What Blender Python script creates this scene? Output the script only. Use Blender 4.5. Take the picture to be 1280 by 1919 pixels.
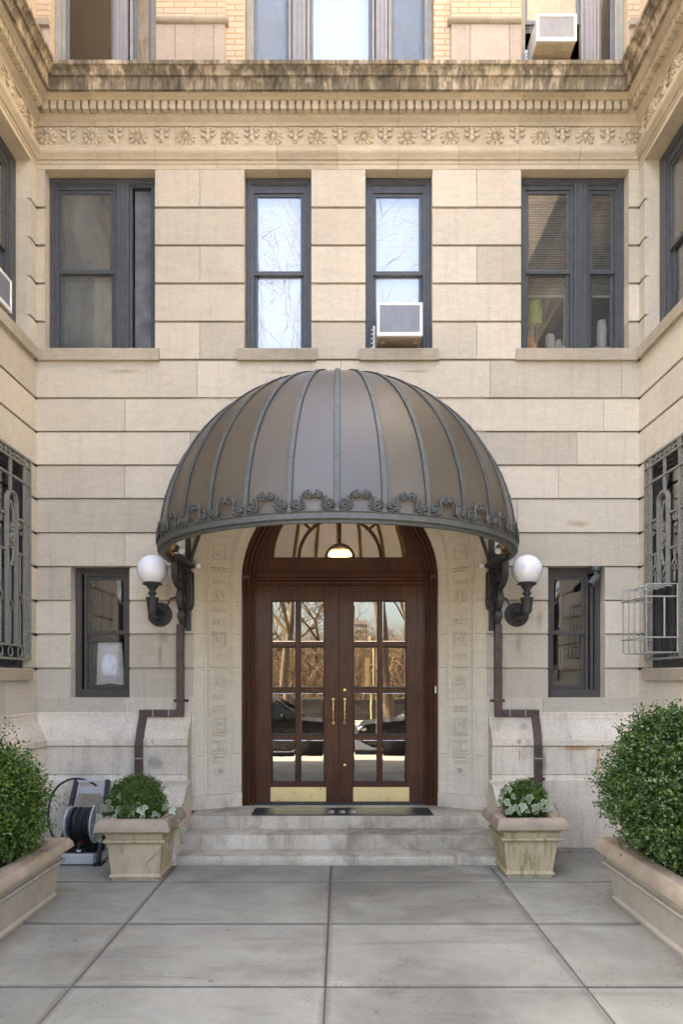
import bpy, bmesh, math, random
from math import sin, cos, pi, radians as R, sqrt, atan2, hypot
from mathutils import Vector, Matrix
import numpy as np
random.seed(7); np.random.seed(7)
S = bpy.context.scene
for o in list(bpy.data.objects): bpy.data.objects.remove(o)
COL = S.collection

# ---------------------------------------------------------------- camera, sky, sun, exposure
CAMY, EYE, F = -7.31, 1.78, 1279.0
cam = bpy.data.objects.new('camera', bpy.data.cameras.new('camera')); COL.objects.link(cam)
cam.location = (0, CAMY, EYE); cam.rotation_euler = (R(90), 0, 0)
cam.data.sensor_fit = 'VERTICAL'; cam.data.sensor_height = 36; cam.data.lens = 36 * F / 1919
cam.data.shift_x = 3 / 1919; cam.data.shift_y = 308.5 / 1919
cam.data.clip_start = 0.05; cam.data.clip_end = 2000
S.camera = cam
SUN_EL = 44
world = bpy.data.worlds.new('World'); S.world = world; world.use_nodes = True
wn = world.node_tree; sky = wn.nodes.new('ShaderNodeTexSky'); sky.sky_type = 'NISHITA'
sky.sun_disc = False; sky.sun_elevation = R(SUN_EL); sky.sun_rotation = R(-90)
sky.air_density = 1.0; sky.dust_density = 4.5; sky.ozone_density = 0.8
bg = wn.nodes['Background']; bg.inputs[1].default_value = 0.15
wn.links.new(sky.outputs[0], bg.inputs[0])
sun = bpy.data.objects.new('sun', bpy.data.lights.new('sun', 'SUN')); COL.objects.link(sun)
sun.data.energy = 5.0; sun.data.angle = R(0.5); sun.data.color = (1, .93, .82)
sd = Vector((cos(R(SUN_EL)), -0.01, -sin(R(SUN_EL))))
sun.rotation_euler = sd.to_track_quat('-Z', 'Y').to_euler()
S.view_settings.view_transform = 'Standard'; S.view_settings.look = 'None'
S.view_settings.exposure = 3.2; S.view_settings.gamma = 1

# ---------------------------------------------------------------- helpers
def px(x, y, Y):
    D = Y - CAMY
    return ((x - 637) * D / F, EYE + (1268 - y) * D / F)
def X_(x, Y=0.0): return (x - 637) * (Y - CAMY) / F
def Z_(y, Y=0.0): return EYE + (1268 - y) * (Y - CAMY) / F

class MB:
    def __init__(s, T=None): s.v = []; s.f = []; s.t = []; s.tone = 0.0; s.T = T
    def add(s, vs, fs):
        b = len(s.v)
        s.v += [s.T(*p) if s.T else tuple(p) for p in vs]
        s.f += [tuple(b + i for i in f) for f in fs]; s.t += [s.tone] * len(fs)
    def box(s, x0, x1, y0, y1, z0, z1):
        s.add([(x0,y0,z0),(x1,y0,z0),(x1,y1,z0),(x0,y1,z0),(x0,y0,z1),(x1,y0,z1),(x1,y1,z1),(x0,y1,z1)],
              [(0,3,2,1),(4,5,6,7),(0,1,5,4),(1,2,6,5),(2,3,7,6),(3,0,4,7)])
    def ring(s, u0, u1, v0, v1, t, w0, w1, tt=None, tb=None):   # frame in (u, v), depth w
        tt = t if tt is None else tt; tb = t if tb is None else tb
        s.box(u0, u0+t, v0, v1, w0, w1); s.box(u1-t, u1, v0, v1, w0, w1)
        s.box(u0+t, u1-t, v0, v0+tb, w0, w1); s.box(u0+t, u1-t, v1-tt, v1, w0, w1)
    def rot_box(s, c, sx, sy, sz, M):
        vs = []
        for dz in (-1, 1):
            for dx, dy in ((-1,-1),(1,-1),(1,1),(-1,1)):
                p = Vector(c) + M @ Vector((dx*sx/2, dy*sy/2, dz*sz/2)); vs.append(tuple(p))
        s.add(vs, [(0,3,2,1),(4,5,6,7),(0,1,5,4),(1,2,6,5),(2,3,7,6),(3,0,4,7)])
    def lathe(s, prof, n=24, M=None, a0=0, a1=2*pi, wob=None):
        M = M or Matrix.Identity(4); vs = []; full = abs(a1 - a0 - 2*pi) < 1e-6; m = n if full else n + 1
        for i, (r, z) in enumerate(prof):
            for k in range(m):
                a = a0 + (a1 - a0) * k / n; rr = r * (wob(a, i) if wob else 1)
                vs.append(tuple(M @ Vector((rr*cos(a), rr*sin(a), z))))
        fs = []
        for i in range(len(prof) - 1):
            for k in range(n):
                k2 = (k + 1) % m
                fs.append((i*m+k, i*m+k2, (i+1)*m+k2, (i+1)*m+k))
        if full:
            if prof[0][0] > 1e-5: fs.append(tuple(reversed(range(m))))
            if prof[-1][0] > 1e-5: fs.append(tuple((len(prof)-1)*m + k for k in range(m)))
        s.add(vs, fs)
    def tube(s, pts, r, n=8, closed=False, flat=1.0, up=None):
        P = [Vector(p) for p in pts]; N = len(P); rs = r if isinstance(r, (list, tuple)) else [r]*N
        vs = []; ref = Vector(up) if up else None; prev = None
        for i in range(N):
            if closed: t = (P[(i+1) % N] - P[i-1])
            else: t = P[min(i+1, N-1)] - P[max(i-1, 0)]
            if t.length < 1e-9: t = Vector((0,0,1))
            t.normalize()
            a = ref if ref else (prev if prev else (Vector((0,0,1)) if abs(t.z) < .9 else Vector((1,0,0))))
            b = t.cross(a)
            if b.length < 1e-4: b = t.cross(Vector((.3,.7,.5)))
            b.normalize(); c = b.cross(t).normalized(); prev = c
            for k in range(n):
                q = 2*pi*k/n; vs.append(tuple(P[i] + (b*cos(q) + c*sin(q)*flat) * rs[i]))
        fs = []
        for i in range(N if closed else N-1):
            j = (i+1) % N
            for k in range(n):
                k2 = (k+1) % n; fs.append((i*n+k, i*n+k2, j*n+k2, j*n+k))
        if not closed: fs += [tuple(reversed(range(n))), tuple((N-1)*n+k for k in range(n))]
        s.add(vs, fs)
    def bar(s, pts, w, t, side):        # rectangular section, 'side' = width direction per point
        P = [Vector(p) for p in pts]; vs = []
        for i, p in enumerate(P):
            tg = (P[min(i+1, len(P)-1)] - P[max(i-1, 0)]).normalized()
            a = Vector(side(i)).normalized(); n = tg.cross(a).normalized()
            for du, dn in ((-1,-1),(1,-1),(1,1),(-1,1)): vs.append(tuple(p + a*du*w/2 + n*dn*t/2))
        fs = []
        for i in range(len(P)-1):
            for k in range(4):
                k2 = (k+1) % 4; fs.append((i*4+k, i*4+k2, i*4+4+k2, i*4+4+k))
        fs += [(3,2,1,0), tuple((len(P)-1)*4+k for k in range(4))]
        s.add(vs, fs)
    def prism(s, poly, fn, d0, d1):     # poly in 2-D, fn(a, b, d) -> point
        n = len(poly)
        vs = [fn(a, b, d0) for a, b in poly] + [fn(a, b, d1) for a, b in poly]
        s.add(vs, [tuple(reversed(range(n))), tuple(range(n, 2*n))] + [(i, (i+1) % n, n+(i+1) % n, n+i) for i in range(n)])
    def sphere(s, c, r, n=16, m=10, sc=(1,1,1)):
        vs = [(c[0], c[1], c[2]-r*sc[2])]
        for i in range(1, m):
            a = -pi/2 + pi*i/m
            for k in range(n): vs.append((c[0]+r*sc[0]*cos(a)*cos(2*pi*k/n), c[1]+r*sc[1]*cos(a)*sin(2*pi*k/n), c[2]+r*sc[2]*sin(a)))
        vs.append((c[0], c[1], c[2]+r*sc[2])); fs = []
        for k in range(n): fs.append((0, 1+(k+1) % n, 1+k))
        for i in range(m-2):
            for k in range(n): fs.append((1+i*n+k, 1+i*n+(k+1) % n, 1+(i+1)*n+(k+1) % n, 1+(i+1)*n+k))
        L = len(vs)-1; b = 1+(m-2)*n
        for k in range(n): fs.append((b+k, b+(k+1) % n, L))
        s.add(vs, fs)
    def build(s, name, mat, parent=None, smooth=None, bevel=None, recalc=True):
        me = bpy.data.meshes.new(name); me.from_pydata(s.v, [], s.f)
        if recalc:
            bm = bmesh.new(); bm.from_mesh(me); bmesh.ops.recalc_face_normals(bm, faces=bm.faces); bm.to_mesh(me); bm.free()
        at = me.attributes.new('tone', 'FLOAT', 'FACE')
        if len(s.t) == len(me.polygons): at.data.foreach_set('value', np.array(s.t, dtype=np.float32))
        me.materials.append(mat)
        if smooth is not None:
            me.polygons.foreach_set('use_smooth', [True]*len(me.polygons)); me.set_sharp_from_angle(angle=R(smooth))
        o = bpy.data.objects.new(name, me); COL.objects.link(o)
        if bevel:
            b = o.modifiers.new('bevel', 'BEVEL'); b.width = bevel; b.segments = 2; b.limit_method = 'ANGLE'; b.angle_limit = R(35)
        if parent is not None:
            o.parent = parent
            bpy.context.view_layer.update() if False else None
            o.matrix_parent_inverse = PINV.get(parent.name, Matrix.Identity(4))
        return o
PINV = {}
def tag(o, label=None, cat=None, group=None, kind=None):
    if label: o['label'] = label
    if cat: o['category'] = cat
    if group: o['group'] = group
    if kind: o['kind'] = kind
    return o
def thing(name, label, cat, loc=(0,0,0), group=None):      # Empty at the base; parts keep world coordinates
    o = bpy.data.objects.new(name, None); COL.objects.link(o); o.location = loc; o.empty_display_size = .2
    PINV[o.name] = Matrix.Translation(-Vector(loc))
    return tag(o, label, cat, group)
def copy_tree(o, parent=None, dl=None, extra=None):
    c = o.copy(); COL.objects.link(c)
    if parent is not None: c.parent = parent
    for ch in list(o.children): copy_tree(ch, c)
    return c

# ---------------------------------------------------------------- materials
class NT:
    def __init__(s, name):
        s.m = bpy.data.materials.new(name); s.m.use_nodes = True; s.n = s.m.node_tree.nodes; s.l = s.m.node_tree.links
        s.p = s.n['Principled BSDF']; s.out = s.n['Material Output']
        s.tc = s.n.new('ShaderNodeTexCoord')
        g = s.n.new('ShaderNodeNewGeometry'); s.pos = g.outputs['Position']; s.norm = g.outputs['Normal']
    def link(s, a, b): s.l.new(a, b)
    def scaled(s, sc, src=None):
        mp = s.n.new('ShaderNodeMapping'); mp.inputs['Scale'].default_value = sc; s.link(src or s.pos, mp.inputs[0]); return mp.outputs[0]
    def noise(s, scale, detail=4, rough=.6, vec=None, dist=0):
        n = s.n.new('ShaderNodeTexNoise'); n.inputs['Scale'].default_value = scale; n.inputs['Detail'].default_value = detail
        n.inputs['Roughness'].default_value = rough; n.inputs['Distortion'].default_value = dist; s.link(vec or s.pos, n.inputs['Vector']); return n.outputs['Fac']
    def ramp(s, fac, stops, interp='LINEAR'):
        r = s.n.new('ShaderNodeValToRGB'); r.color_ramp.interpolation = interp; e = r.color_ramp.elements
        while len(e) < len(stops): e.new(.5)
        for i, (p, c) in enumerate(stops):
            e[i].position = p; e[i].color = (c, c, c, 1) if isinstance(c, (int, float)) else (*c, 1)
        s.link(fac, r.inputs[0]); return r.outputs[0]
    def mix(s, fac, a, b, mode='MIX'):
        m = s.n.new('ShaderNodeMix'); m.data_type = 'RGBA'; m.blend_type = mode
        for sock, v in ((m.inputs[0], fac), (m.inputs[6], a), (m.inputs[7], b)):
            if isinstance(v, (int, float)): sock.default_value = v if sock == m.inputs[0] else (v, v, v, 1)
            elif isinstance(v, tuple): sock.default_value = (*v, 1)
            else: s.link(v, sock)
        return m.outputs[2]
    def math(s, op, a, b=0.0, clamp=False):
        m = s.n.new('ShaderNodeMath'); m.operation = op; m.use_clamp = clamp
        for i, v in enumerate((a, b)):
            if isinstance(v, (int, float)): m.inputs[i].default_value = v
            else: s.link(v, m.inputs[i])
        return m.outputs[0]
    def tone(s, amt, col):
        a = s.n.new('ShaderNodeAttribute'); a.attribute_name = 'tone'
        v = s.math('MULTIPLY_ADD', a.outputs['Fac'], amt); s.n[v.node.name].inputs[2].default_value = 1.0
        return s.mix(1.0, col, v, 'MULTIPLY')
    def bump(s, h, strength=.3, dist=.01):
        b = s.n.new('ShaderNodeBump'); b.inputs['Strength'].default_value = strength; b.inputs['Distance'].default_value = dist
        s.link(h, b.inputs['Height']); s.link(b.outputs[0], s.p.inputs['Normal']); return b
    def done(s, col, rough=.6, metal=0.0, spec=None):
        if isinstance(col, tuple): s.p.inputs['Base Color'].default_value = (*col, 1)
        else: s.link(col, s.p.inputs['Base Color'])
        if isinstance(rough, (int, float)): s.p.inputs['Roughness'].default_value = rough
        else: s.link(rough, s.p.inputs['Roughness'])
        s.p.inputs['Metallic'].default_value = metal
        if spec is not None: s.p.inputs['Specular IOR Level'].default_value = spec
        return s.m
def blobmask(k, lst, wob=.9, soft=.5):
    sp = k.n.new('ShaderNodeSeparateXYZ'); k.link(k.pos, sp.inputs[0]); nz = k.math('MULTIPLY', k.noise(7, 6, .7), wob); tot = None
    for cx, cz, rx, rz in lst:
        a = k.math('POWER', k.math('ABSOLUTE', k.math('DIVIDE', k.math('SUBTRACT', sp.outputs[0], cx), rx)), 2.0)
        b = k.math('POWER', k.math('ABSOLUTE', k.math('DIVIDE', k.math('SUBTRACT', sp.outputs[2], cz), rz)), 2.0)
        d = k.math('ADD', k.math('SQRT', k.math('ADD', a, b)), nz)
        m = k.ramp(d, [(.55, 1.0), (.55+soft*.9, 0.0)]); tot = m if tot is None else k.math('MAXIMUM', tot, m)
    return tot
def mul(c, k): return tuple(min(1, x*k) for x in c)
def stone(name, c, c2=None, tone=.07, mott=.5, streak=0.0, grain=.14, bump=.25, rough=.85, warm=None, blobs=None):
    k = NT(name); c2 = c2 or mul(c, .82)
    big = k.ramp(k.noise(1.1, 5, .6), [(.3, 0.0), (.72, 1.0)])
    col = k.mix(k.math('MULTIPLY', big, mott), c, c2)
    veins = k.ramp(k.noise(5, 6, .65, k.scaled((1, 1, 3.2)), 1.2), [(.42, 1.0), (.6, .93)])
    col = k.mix(1.0, col, veins, 'MULTIPLY')
    fine = k.noise(150, 4, .75)
    col = k.mix(1.0, col, k.ramp(fine, [(.25, 1-grain), (.75, 1+grain*.6)]), 'MULTIPLY')
    midn = k.noise(22, 6, .75, k.scaled((1, 1, 1.6)), 2.0)
    col = k.mix(1.0, col, k.ramp(midn, [(.30, .84), (.5, 1.0), (.70, 1.12)]), 'MULTIPLY')
    soil = k.math('MULTIPLY', k.ramp(k.noise(.8, 6, .7, k.scaled((1, 1, .7)), .8), [(.52, 0.0), (.75, 1.0)]), k.ramp(k.noise(9, 5, .8), [(.35, 0.0), (.7, 1.0)]))
    col = k.mix(k.math('MULTIPLY', soil, .6), col, mul(c, .55))
    if streak:
        st = k.noise(1.0, 6, .7, k.scaled((14, 14, .9)), .4)
        col = k.mix(k.math('MULTIPLY', k.ramp(st, [(.52, 0.0), (.74, 1.0)]), streak), col, mul(c, .55))
    if blobs: col = k.mix(k.math('MULTIPLY', blobmask(k, blobs), .55), col, (.27, .20, .115))
    col = k.tone(tone, col)
    k.bump(k.math('ADD', fine, k.math('MULTIPLY', k.noise(40, 4), 1.5)), bump, .002)
    return k.done(col, rough, spec=.25)
M_lime = stone('limestone', (.58, .522, .42), (.505, .45, .36), tone=.15, streak=.38, blobs=[(-1.84, 2.75, .10, .28), (-1.90, 2.20, .17, .16), (-1.93, 2.0, .05, .35), (2.14, 2.40, .09, .28), (1.92, 2.15, .10, .3), (2.55, 3.42, .32, .09), (-2.3, 5.05, .5, .05), (-.7, 5.04, .4, .04), (.8, 5.05, .35, .04)])
M_terra = stone('cornice_stone', (.59, .505, .37), (.44, .365, .25), tone=.09, mott=.7, streak=.25)
M_sill = stone('sill_stone', (.47, .41, .32), (.32, .27, .20), tone=.08, mott=.8, streak=.5)
M_panel = stone('panel_stone', (.50, .43, .36), (.42, .36, .30), tone=.06, streak=.3)
M_portal = stone('portal_stone', (.68, .62, .50), (.57, .52, .415), tone=.03, streak=.18)

def granite(name, c, dark, speck=.35, stain=.5):
    k = NT(name)
    v = k.n.new('ShaderNodeTexVoronoi'); v.inputs['Scale'].default_value = 150; k.link(k.pos, v.inputs['Vector'])
    s1 = k.ramp(v.outputs['Color'], [(.2, 1-speck), (.5, 1.0), (.85, 1+speck*.6)])
    col = k.mix(k.ramp(k.noise(1.4, 6, .65), [(.35, 0.0), (.7, 1.0)]), c, dark)
    col = k.mix(1.0, col, s1, 'MULTIPLY')
    st = k.ramp(k.noise(1, 5, .7, k.scaled((5, 5, .8)), .8), [(.5, 0.0), (.72, 1.0)])
    col = k.mix(k.math('MULTIPLY', st, stain*.5), col, (.20, .16, .115))
    wet = k.ramp(k.noise(2.2, 5, .6), [(.56, 0.0), (.64, 1.0)])
    col = k.mix(k.math('MULTIPLY', wet, stain*.35), col, mul(dark, .55))
    if stain < 1:
        col = k.mix(k.math('MULTIPLY', blobmask(k, [(-1.955, 1.10, .035, .055), (1.87, 1.10, .05, .055), (1.88, .95, .02, .2), (2.5, 1.03, .5, .05), (2.7, .9, .05, .3)], .8), .75), col, (.42, .20, .05))
        col = k.mix(k.math('MULTIPLY', blobmask(k, [(-1.93, .88, .22, .2), (1.95, 1.25, .12, .1), (2.12, .9, .12, .3)], .7, .25), .45), col, (.16, .14, .115))
        col = k.mix(k.math('MULTIPLY', blobmask(k, [(1.78, .9, .05, .2), (1.86, .85, .04, .25)], .9), .5), col, (.72, .72, .70))
    col = k.tone(.08, col)
    k.bump(k.noise(120, 3, .7), .3, .003)
    return k.done(col, .8, spec=.3)
M_gran = granite('granite', (.74, .655, .53), (.56, .50, .405), .2, .8)
M_step = granite('step_granite', (.56, .505, .41), (.32, .285, .225), .22, 1.5)

def mk_weather():
    k = NT('weathered_ledge_stone')
    base = k.mix(k.ramp(k.noise(3, 5, .6), [(.3, 0.0), (.7, 1.0)]), (.58, .49, .36), (.38, .30, .19))
    s1 = k.noise(1, 8, .75, k.scaled((9, 9, 1.6)), .5)
    s2 = k.noise(1, 6, .8, k.scaled((30, 30, 7)), .2)
    m = k.math('ADD', k.math('MULTIPLY', s1, .6), k.math('MULTIPLY', s2, .25)); m = k.math('ADD', m, k.math('MULTIPLY', k.noise(1.6, 4, .6), .3)); m = k.math('SUBTRACT', m, .075)
    col = k.mix(k.ramp(m, [(.43, 0.0), (.50, .7), (.60, 1.0)]), base, (.085, .075, .055))
    col = k.mix(k.ramp(k.noise(2.5, 6, .7), [(.55, 0.0), (.7, .7)]), col, (.19, .16, .085))
    col = k.tone(.18, col); k.bump(s2, .5, .006)
    return k.done(col, .92, spec=.2)
M_weather = mk_weather()

def mk_brick():
    k = NT('buff_brick')
    sp = k.n.new('ShaderNodeSeparateXYZ'); k.link(k.pos, sp.inputs[0])
    cb = k.n.new('ShaderNodeCombineXYZ'); k.link(k.math('ADD', sp.outputs[0], sp.outputs[1]), cb.inputs[0]); k.link(sp.outputs[2], cb.inputs[1])
    b = k.n.new('ShaderNodeTexBrick'); k.link(cb.outputs[0], b.inputs['Vector'])
    b.inputs['Scale'].default_value = 1; b.inputs['Mortar Size'].default_value = .006; b.inputs['Mortar Smooth'].default_value = .2
    b.inputs['Brick Width'].default_value = .225; b.inputs['Row Height'].default_value = .0615
    b.inputs['Color1'].default_value = (.60, .50, .37, 1); b.inputs['Color2'].default_value = (.53, .44, .32, 1); b.inputs['Mortar'].default_value = (.44, .29, .15, 1)
    col = k.mix(k.ramp(k.noise(25, 3), [(.4, 0.0), (.8, .35)]), b.outputs['Color'], (.54, .43, .31))
    inv = k.math('SUBTRACT', 1.0, b.outputs['Fac']); k.bump(inv, .7, .006)
    return k.done(col, .85, spec=.25)
M_brick = mk_brick()

def mk_conc():
    k = NT('concrete_paving')
    big = k.ramp(k.noise(.75, 6, .62, None, .4), [(.33, 0.0), (.68, 1.0)])
    col = k.mix(big, (.362, .345, .284), (.270, .257, .208))
    mid = k.ramp(k.noise(2.6, 7, .68, None, .6), [(.36, 1.06), (.66, .87)])
    col = k.mix(1.0, col, mid, 'MULTIPLY')
    brn = k.ramp(k.noise(1.3, 5, .6, k.scaled((1, 1.6, 1))), [(.54, 0.0), (.70, .45)])
    col = k.mix(brn, col, (.20, .175, .14))
    fine = k.noise(130, 4, .8)
    col = k.mix(1.0, col, k.ramp(fine, [(.25, .80), (.75, 1.14)]), 'MULTIPLY')
    dmp = k.ramp(k.noise(.55, 5, .55, None, .5), [(.50, 0.0), (.57, 1.0)])
    col = k.mix(k.math('MULTIPLY', dmp, .45), col, (.14, .128, .105))
    sp = k.n.new('ShaderNodeSeparateXYZ'); k.link(k.pos, sp.inputs[0])
    dx = k.math('PINGPONG', k.math('ADD', sp.outputs[0], 14.77), .7345); dy = k.math('PINGPONG', k.math('ADD', sp.outputs[1], 20.39), .5)
    dj = k.math('ADD', k.math('MINIMUM', dx, dy), k.math('MULTIPLY', k.noise(2.2, 7, .8), -.11))
    col = k.mix(k.math('MULTIPLY', k.ramp(k.math('ADD', dj, .045), [(.0, 1.0), (.03, 0.0)]), .42), col, (.115, .10, .08))
    smr = k.ramp(k.noise(1.0, 6, .7, k.scaled((.7, 5, 1)), .5), [(.55, 0.0), (.70, 1.0)])
    col = k.mix(k.math('MULTIPLY', smr, .45), col, (.13, .12, .10))
    hv = k.math('ABSOLUTE', k.math('SUBTRACT', k.noise(1.1, 7, .72, None, 1.0), .5))
    crk = k.math('MULTIPLY', k.ramp(hv, [(.0, 1.0), (.006, 0.0)]), k.ramp(k.noise(.6, 2), [(.55, 0.0), (.6, 1.0)]))
    col = k.mix(k.math('MULTIPLY', crk, .7), col, (.07, .065, .055))
    gum = k.n.new('ShaderNodeTexVoronoi'); gum.inputs['Scale'].default_value = 2.6; k.link(k.pos, gum.inputs['Vector'])
    col = k.mix(k.ramp(gum.outputs['Distance'], [(.035, .55), (.05, 0.0)]), col, (.12, .115, .10))
    v = k.n.new('ShaderNodeTexVoronoi'); v.inputs['Scale'].default_value = 34; k.link(k.pos, v.inputs['Vector'])
    sel = k.ramp(k.noise(2.0, 4), [(.48, 0.0), (.6, 1.0)])
    pit = k.math('MULTIPLY', k.ramp(v.outputs['Distance'], [(.13, 1.0), (.20, 0.0)]), sel)
    col = k.mix(k.math('MULTIPLY', pit, .7), col, (.08, .07, .06))
    col = k.tone(.07, col)
    k.bump(k.math('SUBTRACT', fine, pit), .35, .003)
    return k.done(col, .88, spec=.25)
M_conc = mk_conc()
def simple(name, c, rough=.5, metal=0.0, var=.12, scale=8, bump=0.0, bscale=60, spec=None, tone=0.0):
    k = NT(name); n = k.noise(scale, 5, .6)
    col = k.mix(1.0, c, k.ramp(n, [(.3, 1-var), (.7, 1+var)]), 'MULTIPLY')
    if tone: col = k.tone(tone, col)
    if bump: k.bump(k.noise(bscale, 4), bump, .003)
    rg = k.ramp(k.noise(scale*2.2, 4), [(.3, max(.02, rough-.08)), (.7, min(1, rough+.1))])
    return k.done(col, rg, metal, spec)
M_joint = simple('joint_dirt', (.075, .065, .055), .95)
M_asph = simple('asphalt', (.06, .06, .062), .9, bump=.4)
M_side = simple('street_paving', (.40, .355, .29), .9, var=.1, scale=2)
M_frameU = simple('slate_grey_window_paint', (.062, .067, .072), .45, var=.22, scale=14)
M_frameL = simple('brown_grey_window_paint', (.062, .056, .049), .45, var=.18, scale=14)
M_frameT = simple('pale_green_grey_window_paint', (.30, .30, .265), .5, var=.12, scale=10)
M_lav = simple('lavender_grey_mullion_paint', (.27, .265, .29), .5, var=.08, scale=10)
M_sashT = simple('blue_grey_sash', (.15, .17, .19), .5)
M_iron = simple('blue_grey_painted_iron', (.085, .092, .088), .5, var=.2, scale=22, bump=.15)
M_scroll = simple('weathered_scroll_iron', (.06, .063, .058), .55, var=.35, scale=30, bump=.3)
M_ironD = simple('dark_painted_iron', (.035, .036, .037), .5, var=.3, scale=22, bump=.2)
M_grille = simple('grey_painted_grille', (.20, .195, .17), .5, var=.12, scale=20)
M_cage = simple('pale_grey_wire', (.33, .33, .30), .45)
M_brass = simple('polished_brass', (.80, .56, .22), .22, 1.0, var=.1, scale=14)
M_brassP = simple('brass_plate', (.86, .70, .36), .34, .9, var=.06, scale=5)
M_copper = simple('copper_downspout', (.085, .055, .045), .5, .25, var=.3, scale=9)
M_patina = simple('pale_solder_patina', (.30, .34, .34), .7)
M_black = simple('black_plastic', (.02, .02, .022), .45)
M_rub = simple('black_rubber', (.022, .022, .023), .6)
M_ribLit = simple('golden_lit_rib', (.80, .50, .16), .6)  # golden light on the ribs' inner side, put into their base colour
M_white = simple('white_plastic', (.78, .78, .76), .4, var=.04)
M_lgrey = simple('light_grey_plastic', (.55, .54, .53), .5, var=.05)
M_opal = simple('opal_glass', (.83, .84, .86), .12, var=.02)
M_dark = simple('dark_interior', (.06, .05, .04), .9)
M_room = simple('room_plaster', (.30, .25, .20), .9)
M_acgrille = simple('aluminium_fins', (.31, .325, .36), .4, .3, var=.1)
M_acunder = simple('beige_metal_pan', (.42, .36, .26), .5, .1, var=.15)
M_soil = simple('soil', (.035, .025, .018), 1.0, var=.4, scale=60, bump=1, bscale=50)
M_num = simple('white_number', (.62, .62, .62), .7, var=.2, scale=60)
M_bark = simple('bark', (.16, .115, .07), .9, var=.55, scale=9, bump=1, bscale=18)
M_twig = simple('dry_twigs', (.20, .13, .062), .9, var=.35, scale=2, tone=.6)
M_wallst = simple('dark_park_wall_stone', (.09, .08, .07), .9, var=.3, scale=5)
M_grass = simple('winter_ground', (.16, .115, .06), 1, var=.3, scale=1.5)
M_carp = simple('black_car_paint', (.012, .013, .016), .18)
M_carg = simple('car_window', (.02, .025, .03), .05)
M_tyre = simple('tyre', (.02, .02, .02), .85)
M_rim = simple('alloy_rim', (.55, .55, .56), .35, .2)
M_head = simple('headlight_lens', (.7, .72, .75), .15)
M_red = simple('red_plastic', (.35, .02, .015), .4)
M_yel = simple('cream_yellow_paint', (.70, .54, .22), .5)
M_tower = simple('pale_tower_wall', (.62, .54, .42), .9)
M_lampg = simple('green_shade_cloth', (.35, .50, .12), .8)
M_org = simple('orange_ceramic', (.75, .20, .06), .4)
M_ivory = simple('ivory_ceramic', (.75, .72, .66), .4)

def mk_mat():
    k = NT('black_rubber_mat'); w = k.n.new('ShaderNodeTexWave'); w.inputs['Scale'].default_value = 60; k.link(k.pos, w.inputs[0])
    k.bump(w.outputs['Fac'], .3, .002); return k.done((.03, .031, .032), .38)
M_mat = mk_mat()
def mk_planter(name, c, rim, moss):
    k = NT(name)
    col = k.mix(k.ramp(k.noise(3.5, 6, .65), [(.35, 0.0), (.7, 1.0)]), c, rim)
    fine = k.noise(170, 3, .7)
    col = k.mix(1.0, col, k.ramp(fine, [(.3, .86), (.7, 1.1)]), 'MULTIPLY')
    sp = k.n.new('ShaderNodeSeparateXYZ'); k.link(k.norm, sp.inputs[0])
    g = k.ramp(k.noise(1, 5, .7, k.scaled((12, 12, 2.5)), .6), [(.50, 0.0), (.64, 1.0)])
    col = k.mix(k.math('MULTIPLY', g, moss), col, (.17, .18, .07))
    col = k.tone(.2, col)
    k.bump(k.math('ADD', fine, k.noise(30, 3)), .35, .004); return k.done(col, .9, spec=.2)
M_plS = mk_planter('small_planter_stone', (.55, .44, .29), (.43, .33, .21), .35)
M_plS2 = mk_planter('mossy_planter_stone', (.52, .43, .28), (.38, .31, .18), .75)
M_plRim = mk_planter('planter_rim_stone', (.45, .36, .26), (.27, .22, .17), .15)
M_plL = mk_planter('long_planter_stone', (.46, .41, .335), (.37, .33, .265), .12)

def mk_wood():
    k = NT('mahogany')
    g = k.noise(1, 6, .7, k.scaled((55, 55, 2.2)), .5)
    col = k.mix(k.ramp(g, [(.3, 0.0), (.7, 1.0)]), (.046, .019, .010), (.098, .040, .020))
    col = k.mix(1.0, col, k.ramp(k.noise(3, 3), [(.3, .8), (.7, 1.2)]), 'MULTIPLY')
    k.bump(g, .12, .001); return k.done(col, .24, spec=.32)
M_wood = mk_wood()

def mk_glass(name, refl=.3, tint=(.6, .6, .6), rough=0.0, wob=.0, rcol=(1, 1, 1), haze=0.0):
    k = NT(name); k.n.remove(k.p)
    g = k.n.new('ShaderNodeBsdfGlossy'); g.inputs['Roughness'].default_value = rough; g.inputs['Color'].default_value = (*rcol, 1)
    t = k.n.new('ShaderNodeBsdfTransparent'); t.inputs['Color'].default_value = (*tint, 1)
    mx = k.n.new('ShaderNodeMixShader')
    lw = k.n.new('ShaderNodeLayerWeight'); lw.inputs[0].default_value = .25
    f = k.math('MULTIPLY_ADD', lw.outputs['Fresnel'], .7, True); f.node.inputs[2].default_value = refl
    k.link(f, mx.inputs[0]); k.link(t.outputs[0], mx.inputs[1]); k.link(g.outputs[0], mx.inputs[2])
    if wob:
        b = k.n.new('ShaderNodeBump'); b.inputs['Strength'].default_value = wob; b.inputs['Distance'].default_value = .004
        k.link(k.noise(3.0, 2, .4), b.inputs['Height']); k.link(b.outputs[0], g.inputs['Normal'])
    if haze:
        df = k.n.new('ShaderNodeBsdfDiffuse'); df.inputs[0].default_value = (.30, .31, .30, 1); m3 = k.n.new('ShaderNodeMixShader')
        k.link(k.math('MULTIPLY', k.ramp(k.noise(2.2, 5, .6, k.scaled((2, 2, 1))), [(.3, .5), (.7, 1.4)]), haze), m3.inputs[0]); k.link(mx.outputs[0], m3.inputs[1]); k.link(df.outputs[0], m3.inputs[2]); mx = m3
    k.link(mx.outputs[0], k.out.inputs[0]); return k.m
M_glassB = mk_glass('bright_window_glass', .13, (.90, .89, .86), wob=.1)
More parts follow.
